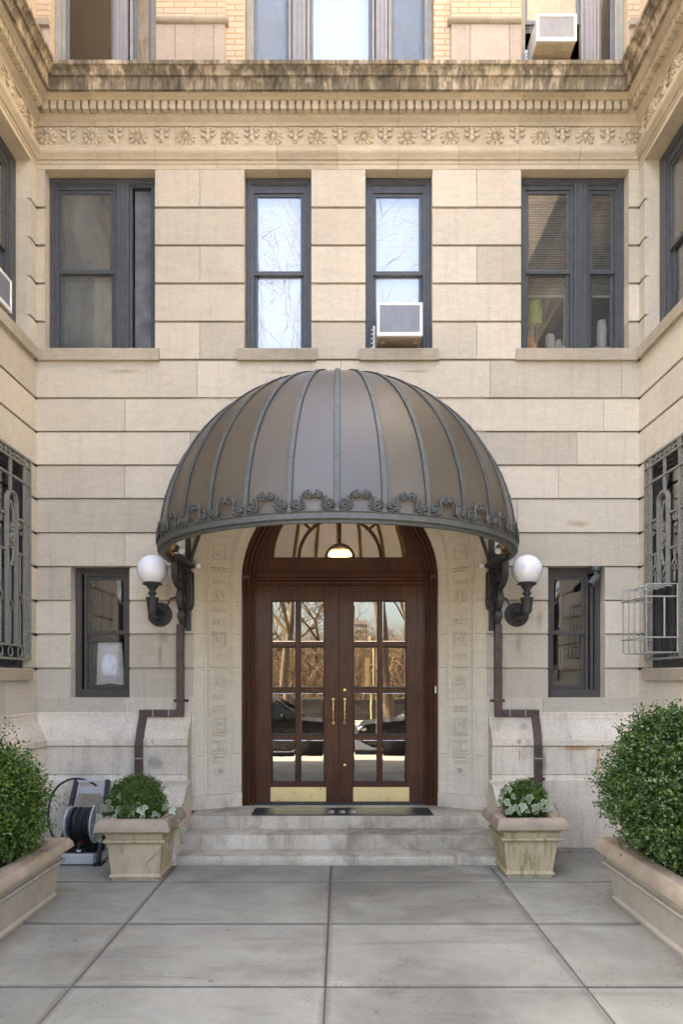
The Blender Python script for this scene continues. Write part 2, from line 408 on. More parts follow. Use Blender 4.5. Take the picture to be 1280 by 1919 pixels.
M_glassH = mk_glass('dusty_window_glass', .08, (.75, .75, .73), wob=.08, haze=.28)
M_glassH2 = mk_glass('faintly_dusty_window_glass', .08, (.85, .85, .83), wob=.08, haze=.09)
M_glassD = mk_glass('door_glass', .20, (.35, .33, .3), wob=.06, rcol=(1, .95, .88))
M_glassF = mk_glass('fanlight_glass', .58, (.55, .5, .42), wob=.25, rcol=(1, .88, .72))
M_glassW = mk_glass('window_glass', .09, (.94, .94, .92), wob=.08)
M_glassS = mk_glass('screened_window_glass', .06, (.42, .42, .42), rough=.12)

def mk_canopy():
    k = NT('bronze_tinted_canopy_sheet'); k.n.remove(k.p)
    h = k.noise(55, 4, .6, None, 1.2)
    b = k.n.new('ShaderNodeBump'); b.inputs['Strength'].default_value = .8; b.inputs['Distance'].default_value = .005
    k.link(h, b.inputs['Height'])
    big = k.mix(k.ramp(k.noise(3, 4), [(.3, 0.0), (.7, 1.0)]), (.070, .064, .052), (.092, .084, .066))
    big = k.mix(1.0, big, k.ramp(k.noise(75, 4, .8), [(.28, .72), (.72, 1.3)]), 'MULTIPLY')
    sm = k.ramp(k.noise(1, 6, .75, k.scaled((9, 9, 1.2)), .3), [(.52, 0.0), (.75, 1.0)]); big = k.mix(k.math('MULTIPLY', sm, .35), big, (.19, .17, .14))
    vv = k.n.new('ShaderNodeTexVoronoi'); vv.inputs['Scale'].default_value = 5.5; k.link(k.pos, vv.inputs['Vector'])
    big = k.mix(k.ramp(vv.outputs['Distance'], [(.035, .7), (.06, 0.0)]), big, (.45, .44, .40))
    d = k.n.new('ShaderNodeBsdfDiffuse'); k.link(big, d.inputs[0]); k.link(b.outputs[0], d.inputs['Normal'])
    t = k.n.new('ShaderNodeBsdfTranslucent'); t.inputs[0].default_value = (.80, .68, .52, 1)
    g = k.n.new('ShaderNodeBsdfGlossy'); g.inputs['Roughness'].default_value = .33; g.inputs[0].default_value = (.60, .61, .62, 1); k.link(b.outputs[0], g.inputs['Normal'])
    m1 = k.n.new('ShaderNodeMixShader'); m1.inputs[0].default_value = .34; k.link(d.outputs[0], m1.inputs[1]); k.link(t.outputs[0], m1.inputs[2])
    fr = k.n.new('ShaderNodeFresnel'); fr.inputs[0].default_value = 1.55
    f = k.math('MULTIPLY_ADD', fr.outputs[0], .9, True); f.node.inputs[2].default_value = .07
    m2 = k.n.new('ShaderNodeMixShader'); k.link(f, m2.inputs[0]); k.link(m1.outputs[0], m2.inputs[1]); k.link(g.outputs[0], m2.inputs[2])
    k.link(m2.outputs[0], k.out.inputs[0]); return k.m
M_can = mk_canopy()

def mk_leaf(name, c1, c2, rough=.35):
    k = NT(name); a = k.n.new('ShaderNodeAttribute'); a.attribute_name = 'tone'
    col = k.ramp(a.outputs['Fac'], [(0, c1), (.8, c2), (1, mul(c2, 1.6))])
    k.done(col, rough, spec=.5)
    t = k.n.new('ShaderNodeBsdfTranslucent'); k.link(col, t.inputs[0]); mx = k.n.new('ShaderNodeMixShader'); mx.inputs[0].default_value = .22
    k.link(k.p.outputs[0], mx.inputs[1]); k.link(t.outputs[0], mx.inputs[2]); k.link(mx.outputs[0], k.out.inputs[0]); return k.m
M_box = mk_leaf('boxwood_leaves', (.012, .036, .006), (.090, .155, .022))
M_boxR = mk_leaf('dark_boxwood_leaves', (.008, .026, .006), (.070, .125, .026), .32)
M_ball = mk_leaf('ball_boxwood_leaves', (.028, .06, .008), (.10, .16, .025))
M_ivy = mk_leaf('ivy_leaf_green', (.12, .17, .12), (.24, .31, .21))
M_ivyE = mk_leaf('ivy_leaf_margin', (.40, .42, .26), (.52, .53, .34), .5)
M_branch = simple('shrub_branch', (.14, .095, .055), .9)
def mk_emit(name, c, s):
    k = NT(name); k.p.inputs['Emission Color'].default_value = (*c, 1); k.p.inputs['Emission Strength'].default_value = s; return k.done(c, .5)
M_warm = mk_emit('lit_lobby_lamp', (1, .62, .22), 3.2)

# ---------------------------------------------------------------- building shell
XL, XR, YE = -3.257, 3.21, -6.2
Tb = lambda u, v, w: (u, w, v)                 # back wall: u = X, v = Z, w = depth into the wall
Tr = lambda u, v, w: (XR + w, -u, v)           # right wing: u = distance from the corner
Tl = lambda u, v, w: (XL - w, -u, v)
BLD = thing('apartment_building', 'pale limestone apartment house courtyard facade with carved cornice and arched double-door entrance', 'building')
courses = [Z_(y) for y in (1336, 1251, 1187, 1124, 1060.5, 997, 933, 870, 807, 744, 672, 600.5, 529, 457.5, 386.5)] + [7.212]
SILLB = 5.155
# openings: (u0, u1, v0, v1)
OB = [(-2.891, -2.257, 1.555, courses[4]), (2.233, 2.846, 1.555, courses[4]), (-1.571, 1.571, 1.40, courses[5]),
      *[(-sqrt(1.571**2-(max(3.09, courses[q])-3.09)**2), sqrt(1.571**2-(max(3.09, courses[q])-3.09)**2), courses[q], courses[q+1]) for q in range(5, 9)],
      (-3.166, -1.983, SILLB, 7.212), (-1.026, -.306, SILLB, 7.212), (.274, .994, SILLB, 7.212), (1.943, 3.10, SILLB, 7.212)]
OS = [(.13, 1.35, SILLB, 7.212), (2.1, 3.4, SILLB, 7.212), (.195, 1.005, 1.74, 4.02), (2.3, 3.1, 1.74, 4.02)]

def block_wall(T, U0, U1, ops, name, phase, jl, depth=.17):
    mb = MB(T); rb = .030; rd = .022
    def cut(z0, z1):
        zm = (z0+z1)/2; segs = [(U0, U1)]
        for (a, b, c, d) in ops:
            if c < zm < d and a < b:
                segs = [q for s in segs for q in ((s[0], min(s[1], a)), (max(s[0], b), s[1])) if q[1]-q[0] > .01]
        return segs
    for ci in range(len(courses)-1):
        z0, z1 = courses[ci], courses[ci+1]
        cuts = sorted({z0, z1} | {v for o in ops for v in (o[2], o[3]) if z0+.02 < v < z1-.02})
        for q in range(len(cuts)-1):
            a, b = cuts[q], cuts[q+1]; top = (q == len(cuts)-2)
            r = rb if top and ci < len(courses)-2 else 0.0
            for (s0, s1) in cut(a, b):
                js = [s0]; L = jl[ci % len(jl)] * (1 if s1-s0 > 1.2 else 3)
                if s1-s0 > .75 and s1-s0 < 1.2 and ci % 2 == 0 and ci > 9: js.append((s0+s1)/2)
                elif s1-s0 >= 1.0:
                    x = U0 + phase + (L*.5 if ci % 2 else 0)
                    while x < s1-.15:
                        if x > s0+.15: js.append(x)
                        x += L*random.uniform(.9, 1.1)
                js.append(s1)
                for i in range(len(js)-1):
                    g0 = .0022 if i else 0; g1 = .0022 if i < len(js)-2 else 0
                    u0, u1 = js[i]+g0, js[i+1]-g1; mb.tone = random.uniform(-1, 1)
                    # L-shaped section: rebate along the top edge
                    pr = [(a, 0), (b-r, 0), (b-r, rd), (b-.009, rd), (b-.009, .05), (b, .05), (b, depth), (a, depth)] if r else [(a, 0), (b, 0), (b, depth), (a, depth)]
                    n = len(pr); vs = [(u0, v, w) for v, w in pr] + [(u1, v, w) for v, w in pr]
                    mb.add(vs, [tuple(range(n)), tuple(reversed(range(n, 2*n)))] + [(i2, n+i2, n+(i2+1) % n, (i2+1) % n) for i2 in range(n)])
    return mb.build(name, M_lime, BLD)
block_wall(Tb, XL, XR, OB, 'wall', .95, [1.55, 1.4, 1.7])
block_wall(Tr, 0, -YE, OS, 'wall', .5, [1.5, 1.3])
block_wall(Tl, 0, -YE, OS, 'wall', .7, [1.5, 1.3])

def sweep(mb, prof, path, pieces=None, gap=.0015):
    """profile (offset, z) swept along a plan path with mitred corners; offset towards the court"""
    P = [Vector((x, y)) for x, y in path]; nrm = []
    for i in range(len(P)-1):
        d = (P[i+1]-P[i]).normalized(); nrm.append(Vector((d.y, -d.x)))
    def corner(i, o):
        if i == 0: return P[0] + nrm[0]*o
        if i == len(P)-1: return P[-1] + nrm[-1]*o
        a, b = nrm[i-1], nrm[i]; m = (a+b); m = m / m.dot(a) if abs(m.dot(a)) > 1e-6 else a
        return P[i] + m*o
    n = len(prof)
    for i in range(len(P)-1):
        L = (P[i+1]-P[i]).length; d = (P[i+1]-P[i]).normalized()
        k = max(1, round(L/pieces)) if pieces else 1; js = [j/k for j in range(k+1)]
        for j in range(k):
            mb.tone = random.uniform(-1, 1); vs = []
            for e, t in ((0, js[j]), (1, js[j+1])):
                for o, z in prof:
                    if t == 0: q = corner(i, o)
                    elif t == 1: q = corner(i+1, o)
                    else: q = P[i] + d*(L*t + (gap if e == 0 else -gap)) + nrm[i]*o
                    vs.append((q.x, q.y, z))
            mb.add(vs, [tuple(range(n)), tuple(reversed(range(n, 2*n)))] + [(a, n+a, n+(a+1) % n, (a+1) % n) for a in range(n)])
U = [(XL, YE), (XL, 0), (XR, 0), (XR, YE)]
def arc(o0, z0, o1, z1, kind, n=6):
    out = []
    for i in range(1, n):
        t = i/n
        if kind == 'cyma': s = t - sin(2*pi*t)/(2*pi)*.9
        elif kind == 'conv': s = sin(t*pi/2)
        else: s = 1-cos(t*pi/2)
        out.append((o0+(o1-o0)*s, z0+(z1-z0)*t))
    return out
mb = MB()     # architrave under the frieze
sweep(mb, [(-.16, 7.212), (.004, 7.212), (.004, 7.262), (.012, 7.265), (.012, 7.298), (.030, 7.302), (.036, 7.318)] +
      [(.036+.034*sin(pi*t/8*1.0), 7.318+.108*t/8) for t in range(1, 8)] + [(.052, 7.437), (.004, 7.437), (-.16, 7.437)], U, .62)
mb.build('architrave', M_terra, BLD, smooth=35)
mb = MB(); sweep(mb, [(-.16, 7.438), (.006, 7.438), (.006, 7.66), (-.16, 7.66)], U, .4857)
mb.build('frieze', M_terra, BLD)
mb = MB()
sweep(mb, [(-.16, 7.661), (.022, 7.661), (.026, 7.676)] + arc(.026, 7.676, .07, 7.737, 'cyma', 8) + [(.07, 7.737), (.078, 7.741), (.078, 7.834), (.15, 7.834), (.155, 7.842)] +
      arc(.155, 7.842, .205, 7.88, 'conv', 5) + [(.205, 7.88), (-.16, 7.88)], U, .62)
mb.build('cornice', M_terra, BLD, smooth=35)
mb = MB()     # dentils
def dent(T, a, b):
    u = a
    while u + .058 < b:
        mb.tone = random.uniform(-1, 1); mb.box(u, u+.058, 7.7455, 7.833, -.142, -.0785); 
        mb.box(u+.058, u+.0835, 7.79, 7.833, -.10, -.0785); u += .0835
for T_, a_, b_ in ((Tb, XL+.13, XR-.13), (Tr, .17, 3.5), (Tl, .17, 3.5)): mb = MB(T_); dent(T_, a_, b_); mb.build('dentil_band', M_terra, BLD)
mb = MB()     # weathered projecting ledge
sweep(mb, [(-.16, 7.881), (.20, 7.881), (.215, 7.862), (.243, 7.862), (.246, 7.93), (.262, 7.972), (.284, 7.976), (.286, 7.985)] +
      arc(.286, 7.985, .325, 8.04, 'conc', 6) + [(.325, 8.040), (.338, 8.043), (.338, 8.082), (.30, 8.10), (-.05, 8.22), (-.16, 8.22)], U, .62)
mb.build('ledge', M_weather, BLD, smooth=35)

# frieze reliefs
def rosette_mb(T, cu, cv, var):
    m = MB(T); n = 12 if var else 10
    m.tone = .4
    nb = 40; vb = [(cu+.098*(1+.05*cos(n*2*pi*q/nb))*cos(2*pi*q/nb), cv+.098*(1+.05*cos(n*2*pi*q/nb))*sin(2*pi*q/nb), -.007) for q in range(nb)]
    vb += [(cu+(a-cu)*.9, cv+(b-cv)*.9, -.017) for a, b, c in vb] + [(cu, cv, -.026)]
    m.add(vb, [(q, (q+1) % nb, nb+(q+1) % nb, nb+q) for q in range(nb)] + [(nb+q, nb+(q+1) % nb, 2*nb) for q in range(nb)])
    for ring, (rr, pw, ph) in enumerate(((.100, .024, .028), (.060, .022, .042))):
        for k in range(n):
            a = 2*pi*(k+.5*ring)/n; ca, sa = cos(a), sin(a); w = pw
            pts = [(rr*.25, 0, ph*.6), (rr*.62, w*.8, ph*.5), (rr*.92, w*.7, ph*.6), (rr*1.03, 0, ph*.7), (rr*.92, -w*.7, ph*.6), (rr*.62, -w*.8, ph*.5), (rr*.66, 0, ph*1.25)]
            base = [(p[0], p[1], 0) for p in pts[:6]]
            q = [(cu+x*ca-y*sa, cv+x*sa+y*ca, -.007-h) for x, y, h in pts+base]
            m.add(q, [(0,1,6),(1,2,6),(2,3,6),(3,4,6),(4,5,6),(5,0,6)] + [(i, (i+1) % 6, 7+(i+1) % 6, 7+i) for i in range(6)])
    Mx = lambda r0, h: [(cu+r0*cos(2*pi*k/10), cv+r0*sin(2*pi*k/10), -.007-h) for k in range(10)]
    vs = Mx(.024, 0)+Mx(.022, .024)+Mx(.010, .030)
    m.add(vs, [(i, (i+1) % 10, 10+(i+1) % 10, 10+i) for i in range(10)] + [(10+i, 10+(i+1) % 10, 20+(i+1) % 10, 20+i) for i in range(10)] + [tuple(range(20, 30))])
    return m
def motif_mb(T, cu, cv):
    m = MB(T); m.tone = .4
    P = lambda x, y, h: (cu+x, cv+y, -.007-h)
    def blob(x, y, rx, ry, h, n=10):
        vs = [P(x+rx*cos(2*pi*k/n), y+ry*sin(2*pi*k/n), 0) for k in range(n)] + [P(x+rx*.7*cos(2*pi*k/n), y+ry*.7*sin(2*pi*k/n), h*.8) for k in range(n)] + [P(x, y, h)]
        m.add(vs, [(i, (i+1) % n, n+(i+1) % n, n+i) for i in range(n)] + [(n+i, n+(i+1) % n, 2*n) for i in range(n)])
    blob(0, -.025, .030, .055, .034); blob(0, -.045, .012, .018, .048); blob(0, .045, .026, .055, .028); blob(0, .085, .034, .016, .03)
    for s in (-1, 1):
        for yy in (.072, .012):
            pts = [P(s*(.052+.020*(1-t/14)*cos(t*.75)), yy+.020*(1-t/14)*sin(t*.75), .014) for t in range(12)]
            m.tube(pts, .0105, 6); blob(s*.052, yy, .010, .010, .024)
            m.tube([P(s*.02, yy-.015, .008), P(s*.035, yy+.014, .010), P(s*.05, yy+.020, .010)], .006, 5)
        for k, (dx, l) in enumerate(((.02, .03), (.045, .034), (.068, .028))):
            blob(s*dx, -.085, .014, l*.8, .028)
    blob(0, -.092, .012, .02, .02)
    return m
rx = [90,174,260,349,431,513,595,682,763,843,927,1012,1096,1178]
for i, x in enumerate(rx):
    rosette_mb(Tb, X_(x), 7.549, i % 2).build('rosette', M_terra, BLD, smooth=50)
for x in [129,217,304,390,472,554,637,722,803,884,969,1054,1138]:
    motif_mb(Tb, X_(x), 7.549).build('leaf_carving', M_terra, BLD, smooth=50)
for T in (Tr, Tl):
    for k in range(5):
        rosette_mb(T, .36+.486*k, 7.549, k % 2).build('rosette', M_terra, BLD, smooth=50)
        motif_mb(T, .13+.486*k, 7.549).build('leaf_carving', M_terra, BLD, smooth=50)

# upper brick storey
def rect_wall(mb, T, U0, U1, V0, V1, ops, d0, d1):
    us = sorted({U0, U1} | {u for o in ops for u in o[:2]}); 
    for i in range(len(us)-1):
        um = (us[i]+us[i+1])/2; o = [o for o in ops if o[0] < um < o[1]]
        if not o: mb.box(us[i], us[i+1], V0, V1, d0, d1)
        else:
            z = V0
            for (a, b, c, d) in sorted(o, key=lambda q: q[2]):
                if c > z: mb.box(us[i], us[i+1], z, c, d0, d1)
                z = d
            if z < V1: mb.box(us[i], us[i+1], z, V1, d0, d1)
WT = [(-3.10, -1.965, 8.36, 10.3), (-1.02, 1.008, 8.36, 10.3), (1.94, 3.09, 8.36, 10.3)]
WT2 = [(a, b, 12.0, 13.9) for a, b, c, d in WT]
mb = MB(Tb); rect_wall(mb, Tb, XL, XR, 8.2, 16, WT+WT2, .0, .2)
mb.T = Tr; rect_wall(mb, Tr, 0, -YE, 8.2, 16, [], .0, .2)
mb.T = Tl; rect_wall(mb, Tl, 0, -YE, 8.2, 16, [], .0, .2)
mb.build('brick_wall', M_brick, BLD)
for a, b, edge in ((-1.962, -1.225, 1), (1.188, 1.937, -1)):
    mb = MB(Tb); mc = MB(Tb); w = (b-a)
    for q0, q1 in ((0, .27), (.274, .83), (.834, 1.0)):
        mb.tone = random.uniform(-1, 1); mb.box(a+w*q0+.001, a+w*q1-.001, 8.2, 8.735, -.035, -.001)
    p = [(-.001, 8.736), (-.05, 8.738), (-.068, 8.75), (-.075, 8.768), (-.068, 8.79), (-.045, 8.80), (-.04, 8.815), (-.001, 8.818)]
    for j in range(2):
        mc.tone = random.uniform(-1, 1)
        x0 = a-.0+w*.55*j+.001; x1 = a+w*.55 if j == 0 else b+.035*(edge > 0)
        if edge < 0 and j == 0: x0 -= .035
        mc.add([(x0, z, o) for o, z in p] + [(x1-.001, z, o) for o, z in p], [tuple(range(8)), tuple(range(15, 7, -1))] + [(i, 8+i, 8+(i+1) % 8, (i+1) % 8) for i in range(8)])
    mb.build('stone_panel', M_panel, BLD); mc.build('panel_cap', M_sill, BLD, smooth=40)
    mb = MB(Tb); mb.box(a, b, 8.82, 10.6, -.03, -.001); mb.build('brick_pier', M_brick, BLD)
for a, b in ((XL+.001, -3.105), (3.095, XR-.001)):
    mb = MB(Tb); mc = MB(Tb); mb.box(a, b, 8.2, 8.72, -.012, -.001); mc.box(a, b, 8.722, 8.79, -.05, -.001)
    mb.build('stone_panel', M_panel, BLD); mc.build('panel_cap', M_sill, BLD, smooth=40)

# hidden body of the building: rear, outer sides, roof, floors, room walls
mb = MB()
mb.box(-12, 12, 6.0, 6.3, -.5, 16); mb.box(-12.3, -12, YE, 6.3, -.5, 16); mb.box(12, 12.3, YE, 6.3, -.5, 16)
mb.box(-12, XL-.2, YE, YE+.3, -.5, 16); mb.box(XR+.2, 12, YE, YE+.3, -.5, 16)
mb.box(-12, XL-.02, YE, 6, 16, 16.3); mb.box(XR+.02, 12, YE, 6, 16, 16.3); mb.box(XL-.02, XR+.02, .02, 6, 16, 16.3)
mb.build('outer_wall', M_brick, BLD)
mb = MB()
for z in (.2, 4.62, 7.75, 11.3):
    if z > 1:
        mb.box(-11.9, XL-.16, YE+.3, 5.9, z, z+.2); mb.box(XR+.16, 11.9, YE+.3, 5.9, z, z+.2); mb.box(XL-.15, XR+.15, .17, 5.9, z, z+.2)
mb.box(-11.9, 11.9, 3.2, 3.3, 0, 16); mb.box(XL-2.6, XL-2.5, YE+.4, 3.2, 0, 16); mb.box(XR+2.5, XR+2.6, YE+.4, 3.2, 0, 16)
mb.box(-1.75, -1.65, .5, 3.2, 0, 4.6); mb.box(1.65, 1.75, .5, 3.2, 0, 4.6)
mb.build('interior', M_room, BLD)

# granite base: water table and plinth, either side of the portal
wt = [(-.02, 1.398), (.022, 1.398), (.028, 1.39), (.028, 1.355), (.04, 1.35)] + arc(.04, 1.35, .165, 1.13, 'cyma', 12) + [(.165, 1.128), (.195, 1.128), (.205, 1.12), (.205, 1.062), (.19, 1.053), (-.02, 1.053)]
pl1 = [(-.02, 1.050), (.178, 1.050), (.182, 1.046), (.182, .758), (.178, .755), (-.02, .755)]
pl2 = [(-.02, .752), (.178, .752), (.182, .735), (.188, .715), (.2, .70), (.2, 0), (-.02, 0)]
for prof, pc in ((wt, 2.4), (pl1, 1.3), (pl2, 1.9)):
    for pth in ([(XL, YE), (XL, 0), (-1.592, 0)], [(1.592, 0), (XR, 0), (XR, YE)]):
        mb = MB(); sweep(mb, prof, pth, pc); mb.build('plinth', M_gran, BLD, smooth=35)
# stair cheeks with ogee fronts
for s in (-1, 1):
    mb = MB()
    p = [(-.201, 0), (-.201, .70), (-.23, .692), (-.30, .685)] + [(-.30-.38*t/8, .685-.17*(t/8-sin(2*pi*t/8)/(2*pi))) for t in range(1, 9)] + [(-.80, .50), (-.86, .47), (-.88, .42), (-.88, 0)]
    mb.prism(p, lambda a, b, d: (s*d, a, b), 1.55, 1.98); mb.build('stair_cheek', M_gran, BLD, smooth=35)
# steps and landing
def step(y0, y1, z0, z1, x0=-1.548, x1=1.548):
    mb = MB(); r = .014
    pr = [(y0+.004, z0), (y0, z0+.01), (y0, z1-r), (y0+r*.3, z1-r*.3), (y0+r, z1), (y1, z1-.002), (y1, z0)]
    xs = [x0, random.uniform(-.3, .3), x1]
    for i in range(2):
        mb.tone = random.uniform(-1, 1); mb.prism(pr, lambda a, b, d: (d, a, b), xs[i]+.001, xs[i+1]-.001)
    return mb.build('step', M_step, BLD, smooth=40)
step(-.88, -.59, 0, .0855); step(-.60, -.28, .0, .222); step(-.294, .9, .0, .348)

# ---------------------------------------------------------------- portal surround: splayed jamb and arch
ZA, RO, RI, YS = 2.86, 1.571, 1.09, .25
ZO = 3.09
def port(t, s):   # t along the curve 0..1 (left foot to right foot), s across 0 outer .. 1 inner
    def edge(r, zc, zb):
        L1 = zc-zb; La = pi*r; Lt = 2*L1+La; d = t*Lt
        if d < L1: return (-r, zb+d)
        if d > L1+La: return (r, zc-(d-L1-La))
        a = (d-L1)/r; return (-r*cos(a), zc+r*sin(a))
    return edge, s
def edge_pt(k, r, zc, zb):  # k: 0..1 left jamb, 1..2 arch, 2..3 right jamb
    if k <= 1: return (-r, zb+(zc-zb)*k)
    if k >= 2: return (r, zc-(zc-zb)*(k-2))
    a = (k-1)*pi; return (-r*cos(a), zc+r*sin(a))
ks = [i/8 for i in range(8)] + [1+i/32 for i in range(33)] + [2+i/8 for i in range(1, 9)]
prof = [(0, 0), (.015, -.006), (.03, -.006), (.05, 0), (.22, 0), (.23, .010), (.25, .010), (.27, .004), (.30, .016), (.33, .020), (.345, .024), (.74, .024), (.755, .018), (.78, .006), (.80, .012), (.82, 0), (.97, 0), (.985, -.004), (1.0, 0)]
mb = MB(); ZB = .498; vs = []; nu = len(ks); dN = Vector((.25, -.48)).normalized()
for k in ks:
    a = edge_pt(k, RO, ZO, ZB); b = edge_pt(k, RI, ZA, ZB)
    for s_, d in prof:
        x = a[0]+(b[0]-a[0])*s_; z = a[1]+(b[1]-a[1])*s_; y = YS*s_
        ux = (b[0]-a[0]); uz = (b[1]-a[1]); L = hypot(ux, uz) or 1
        vs.append((x-ux/L*d*.46, y+d*.88, z-uz/L*d*.46))
npf = len(prof)
mb.add(vs, [(i*npf+j, i*npf+j+1, (i+1)*npf+j+1, (i+1)*npf+j) for i in range(nu-1) for j in range(npf-1)])
# inner return to the door frame
vs = []
for k in ks:
    b = edge_pt(k, RI, ZA, ZB); vs += [(b[0], YS, b[1]), (b[0], YS+.22, b[1])]
mb.add(vs, [(2*i, 2*i+1, 2*i+3, 2*i+2) for i in range(nu-1)])
# outer small return (quirk) and spandrel plate
sp = []
for i in range(33):
    a = edge_pt(1+i/32, RO, ZO, ZB); sp.append(a)
top = courses[9]-.001
vs = [(x, .024, z) for x, z in sp] + [(x, .024, top) for x, z in sp]
mb.add(vs, [(i, i+1, 34+i, 33+i) for i in range(32)])
mb.build('portal_surround', M_portal, BLD, smooth=28, recalc=False)
for s in (-1, 1):     # block joints on the jamb and granite base blocks
    mb = MB(); mb.prism([(s*1.592, -.06), (s*1.572, -.02), (s*1.085, .235), (s*1.085, .5), (s*1.592, .5)], lambda a, b, d: (a, b, d), .349, .497)
    mb.build('portal_base', M_gran, BLD)
    mb = MB()
    for z in [courses[i] for i in (1, 2, 3, 4, 5)] + [.93]:
        for a0, a1 in ((.0, .22), (.35, .73), (.83, .99)):
            d = .0235 if a0 == .35 else -.0005
            p = lambda q, zz, e: (s*(1.571-.481*q) + s*.46*(d-e), YS*q+.88*(d-e), zz)
            mb.add([p(a0, z, .0012), p(a1, z, .0012), p(a1, z+.0035, .0012), p(a0, z+.0035, .0012)], [(0, 1, 2, 3)])
    mb.build('jamb_joint', M_joint, BLD)
    mb = MB()         # quirk strip between wall blocks and surround
    mb.box(s*1.571, s*1.593, -.002, .12, .5, 1.40); mb.build('jamb_edge', M_portal, BLD)
# carved reliefs on the jamb panels
def jamb_relief(s):
    m = MB(); m.tone = .3
    def P(q, z, h):      # q in metres from panel centre, h relief
        sc = .545 + q/.542; d = .024 - h
        return (s*(1.571-.481*sc) - s*(-.46)*d*(-1)*(-1), YS*sc+.88*d, z)
    def bar(q0, q1, z0, z1, h=.023):
        m.add([P(q0, z0, 0), P(q1, z0, 0), P(q1, z1, 0), P(q0, z1, 0), P(q0+.002, z0+.002, h), P(q1-.002, z0+.002, h), P(q1-.002, z1-.002, h), P(q0+.002, z1-.002, h)],
              [(4,5,6,7),(0,1,5,4),(1,2,6,5),(2,3,7,6),(3,0,4,7)])
    def ringd(z, r0, r1, h=.023, n=20):
        vs = []
        for rr, hh in ((r1, 0), (r1*.94, h), (r0*1.06, h), (r0, 0)):
            vs += [P(rr*cos(2*pi*k/n), z+rr*sin(2*pi*k/n), hh) for k in range(n)]
        m.add(vs, [(j*n+k, j*n+(k+1) % n, (j+1)*n+(k+1) % n, (j+1)*n+k) for j in range(3) for k in range(n)])
    def disc(z, r, h=.014): ringd(z, .002, r, h)
    def hbar(z):
        bar(-.075, .075, z+.018, z+.030); bar(-.075, .075, z-.030, z-.018); bar(-.018, .018, z-.018, z+.018); bar(-.07, -.045, z-.014, z+.014, .008); bar(.045, .07, z-.014, z+.014, .008)
    def square(z):
        for a, b, c, d in ((-.07, .07, .07, .082), (-.07, .07, -.082, -.07), (-.07, -.058, -.07, .07), (.058, .07, -.07, .07)): bar(a, b, z+c, z+d)
        for q in (-1, 1): bar(min(q*.07, q*.085), max(q*.07, q*.085), z-.045, z-.03); bar(min(q*.07, q*.085), max(q*.07, q*.085), z+.03, z+.045)
        ringd(z, .022, .042); disc(z, .012)
    def flower(z):
        ringd(z, .030, .040); disc(z, .022, .016)
        for k in range(14):
            a = 2*pi*k/14; c, d = cos(a), sin(a)
            q = [(.045, -.006), (.078, -.010), (.084, 0), (.078, .010), (.045, .006)]
            m.add([P(x*c-y*d, z+x*d+y*c, 0) for x, y in q] + [P(x*c-y*d, z+x*d+y*c, .008) for x, y in [(.05, -.003), (.074, -.006), (.079, 0), (.074, .006), (.05, .003)]],
                  [(5, 6, 7, 8, 9)] + [(i, (i+1) % 5, 5+(i+1) % 5, 5+i) for i in range(5)])
    def calyx(z, up):
        bar(-.075, .075, z-.006, z+.006)
        for q in (-.055, -.02, .02, .055): bar(q-.010, q+.010, min(z, z+up*.045), max(z, z+up*.045), .009)
    z = .76
    ringd(z-.01, .03, .055); ringd(z-.01, .012, .02)
    bar(-.075, .075, .845, .857); bar(-.075, .075, .90, .912); bar(-.06, .06, .862, .895, .006); bar(-.08, .08, .97, .984); bar(-.08, .08, 1.075, 1.09)
    bar(-.012, .012, .99, 1.075); bar(-.06, -.03, .99, 1.05, .008); bar(.03, .06, .99, 1.05, .008)
    bar(-.08, .08, 1.14, 1.152)
    z = 1.25
    while z < 3.3:
        square(z); hbar(z+.185); calyx(z+.30, 1); flower(z+.47); calyx(z+.64, -1); hbar(z+.755); z += .945
    m.build('jamb_carving', M_portal, BLD)
for s in (-1, 1): jamb_relief(s)

# ---------------------------------------------------------------- windows
def curtain(T, u0, u1, v0, v1, w, mat, par, amp=.02, n=40, name='curtain'):
    m = MB(T); vs = []
    for i in range(n+1):
        t = i/n; d = w + amp*sin(t*37+1.3*sin(t*9)) + amp*.5*sin(t*83)
        vs += [(u0+(u1-u0)*t, v0, d), (u0+(u1-u0)*t, v1, d+.01)]
    m.add(vs, [(2*i, 2*i+2, 2*i+3, 2*i+1) for i in range(n)]); return m.build(name, mat, par, smooth=80, recalc=False)
def blind(T, u0, u1, v0, v1, w, mat, par, pitch=.026, tilt=.020, bottom=True):
    m = MB(T); z = v0+.02
    while z < v1:
        m.tone = random.uniform(-.3, .3)
        m.add([(u0, z, w), (u1, z, w), (u1, z+pitch*(.86 if tilt > .01 else .985), w+tilt), (u0, z+pitch*(.86 if tilt > .01 else .985), w+tilt)], [(0, 1, 2, 3)]); z += pitch
    if bottom: m.box(u0, u1, v0, v0+.022, w-.004, w+.02)
    m.box(u0, u1, v1-.03, v1, w-.006, w+.03)
    return m.build('blind', mat, par, recalc=False)
M_blindW = simple('white_blind', (.80, .82, .84), .6, var=.03)
M_blindG = simple('grey_blind', (.55, .52, .47), .6, var=.05)
M_curW = simple('pale_curtain', (.50, .52, .50), .9, var=.25, scale=3)
M_curB = simple('brown_screen', (.05, .028, .02), .9, var=.2, scale=3)
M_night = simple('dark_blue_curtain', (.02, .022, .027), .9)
M_haze = simple('dusty_grey_panel', (.115, .12, .125), .6, var=.4, scale=5)
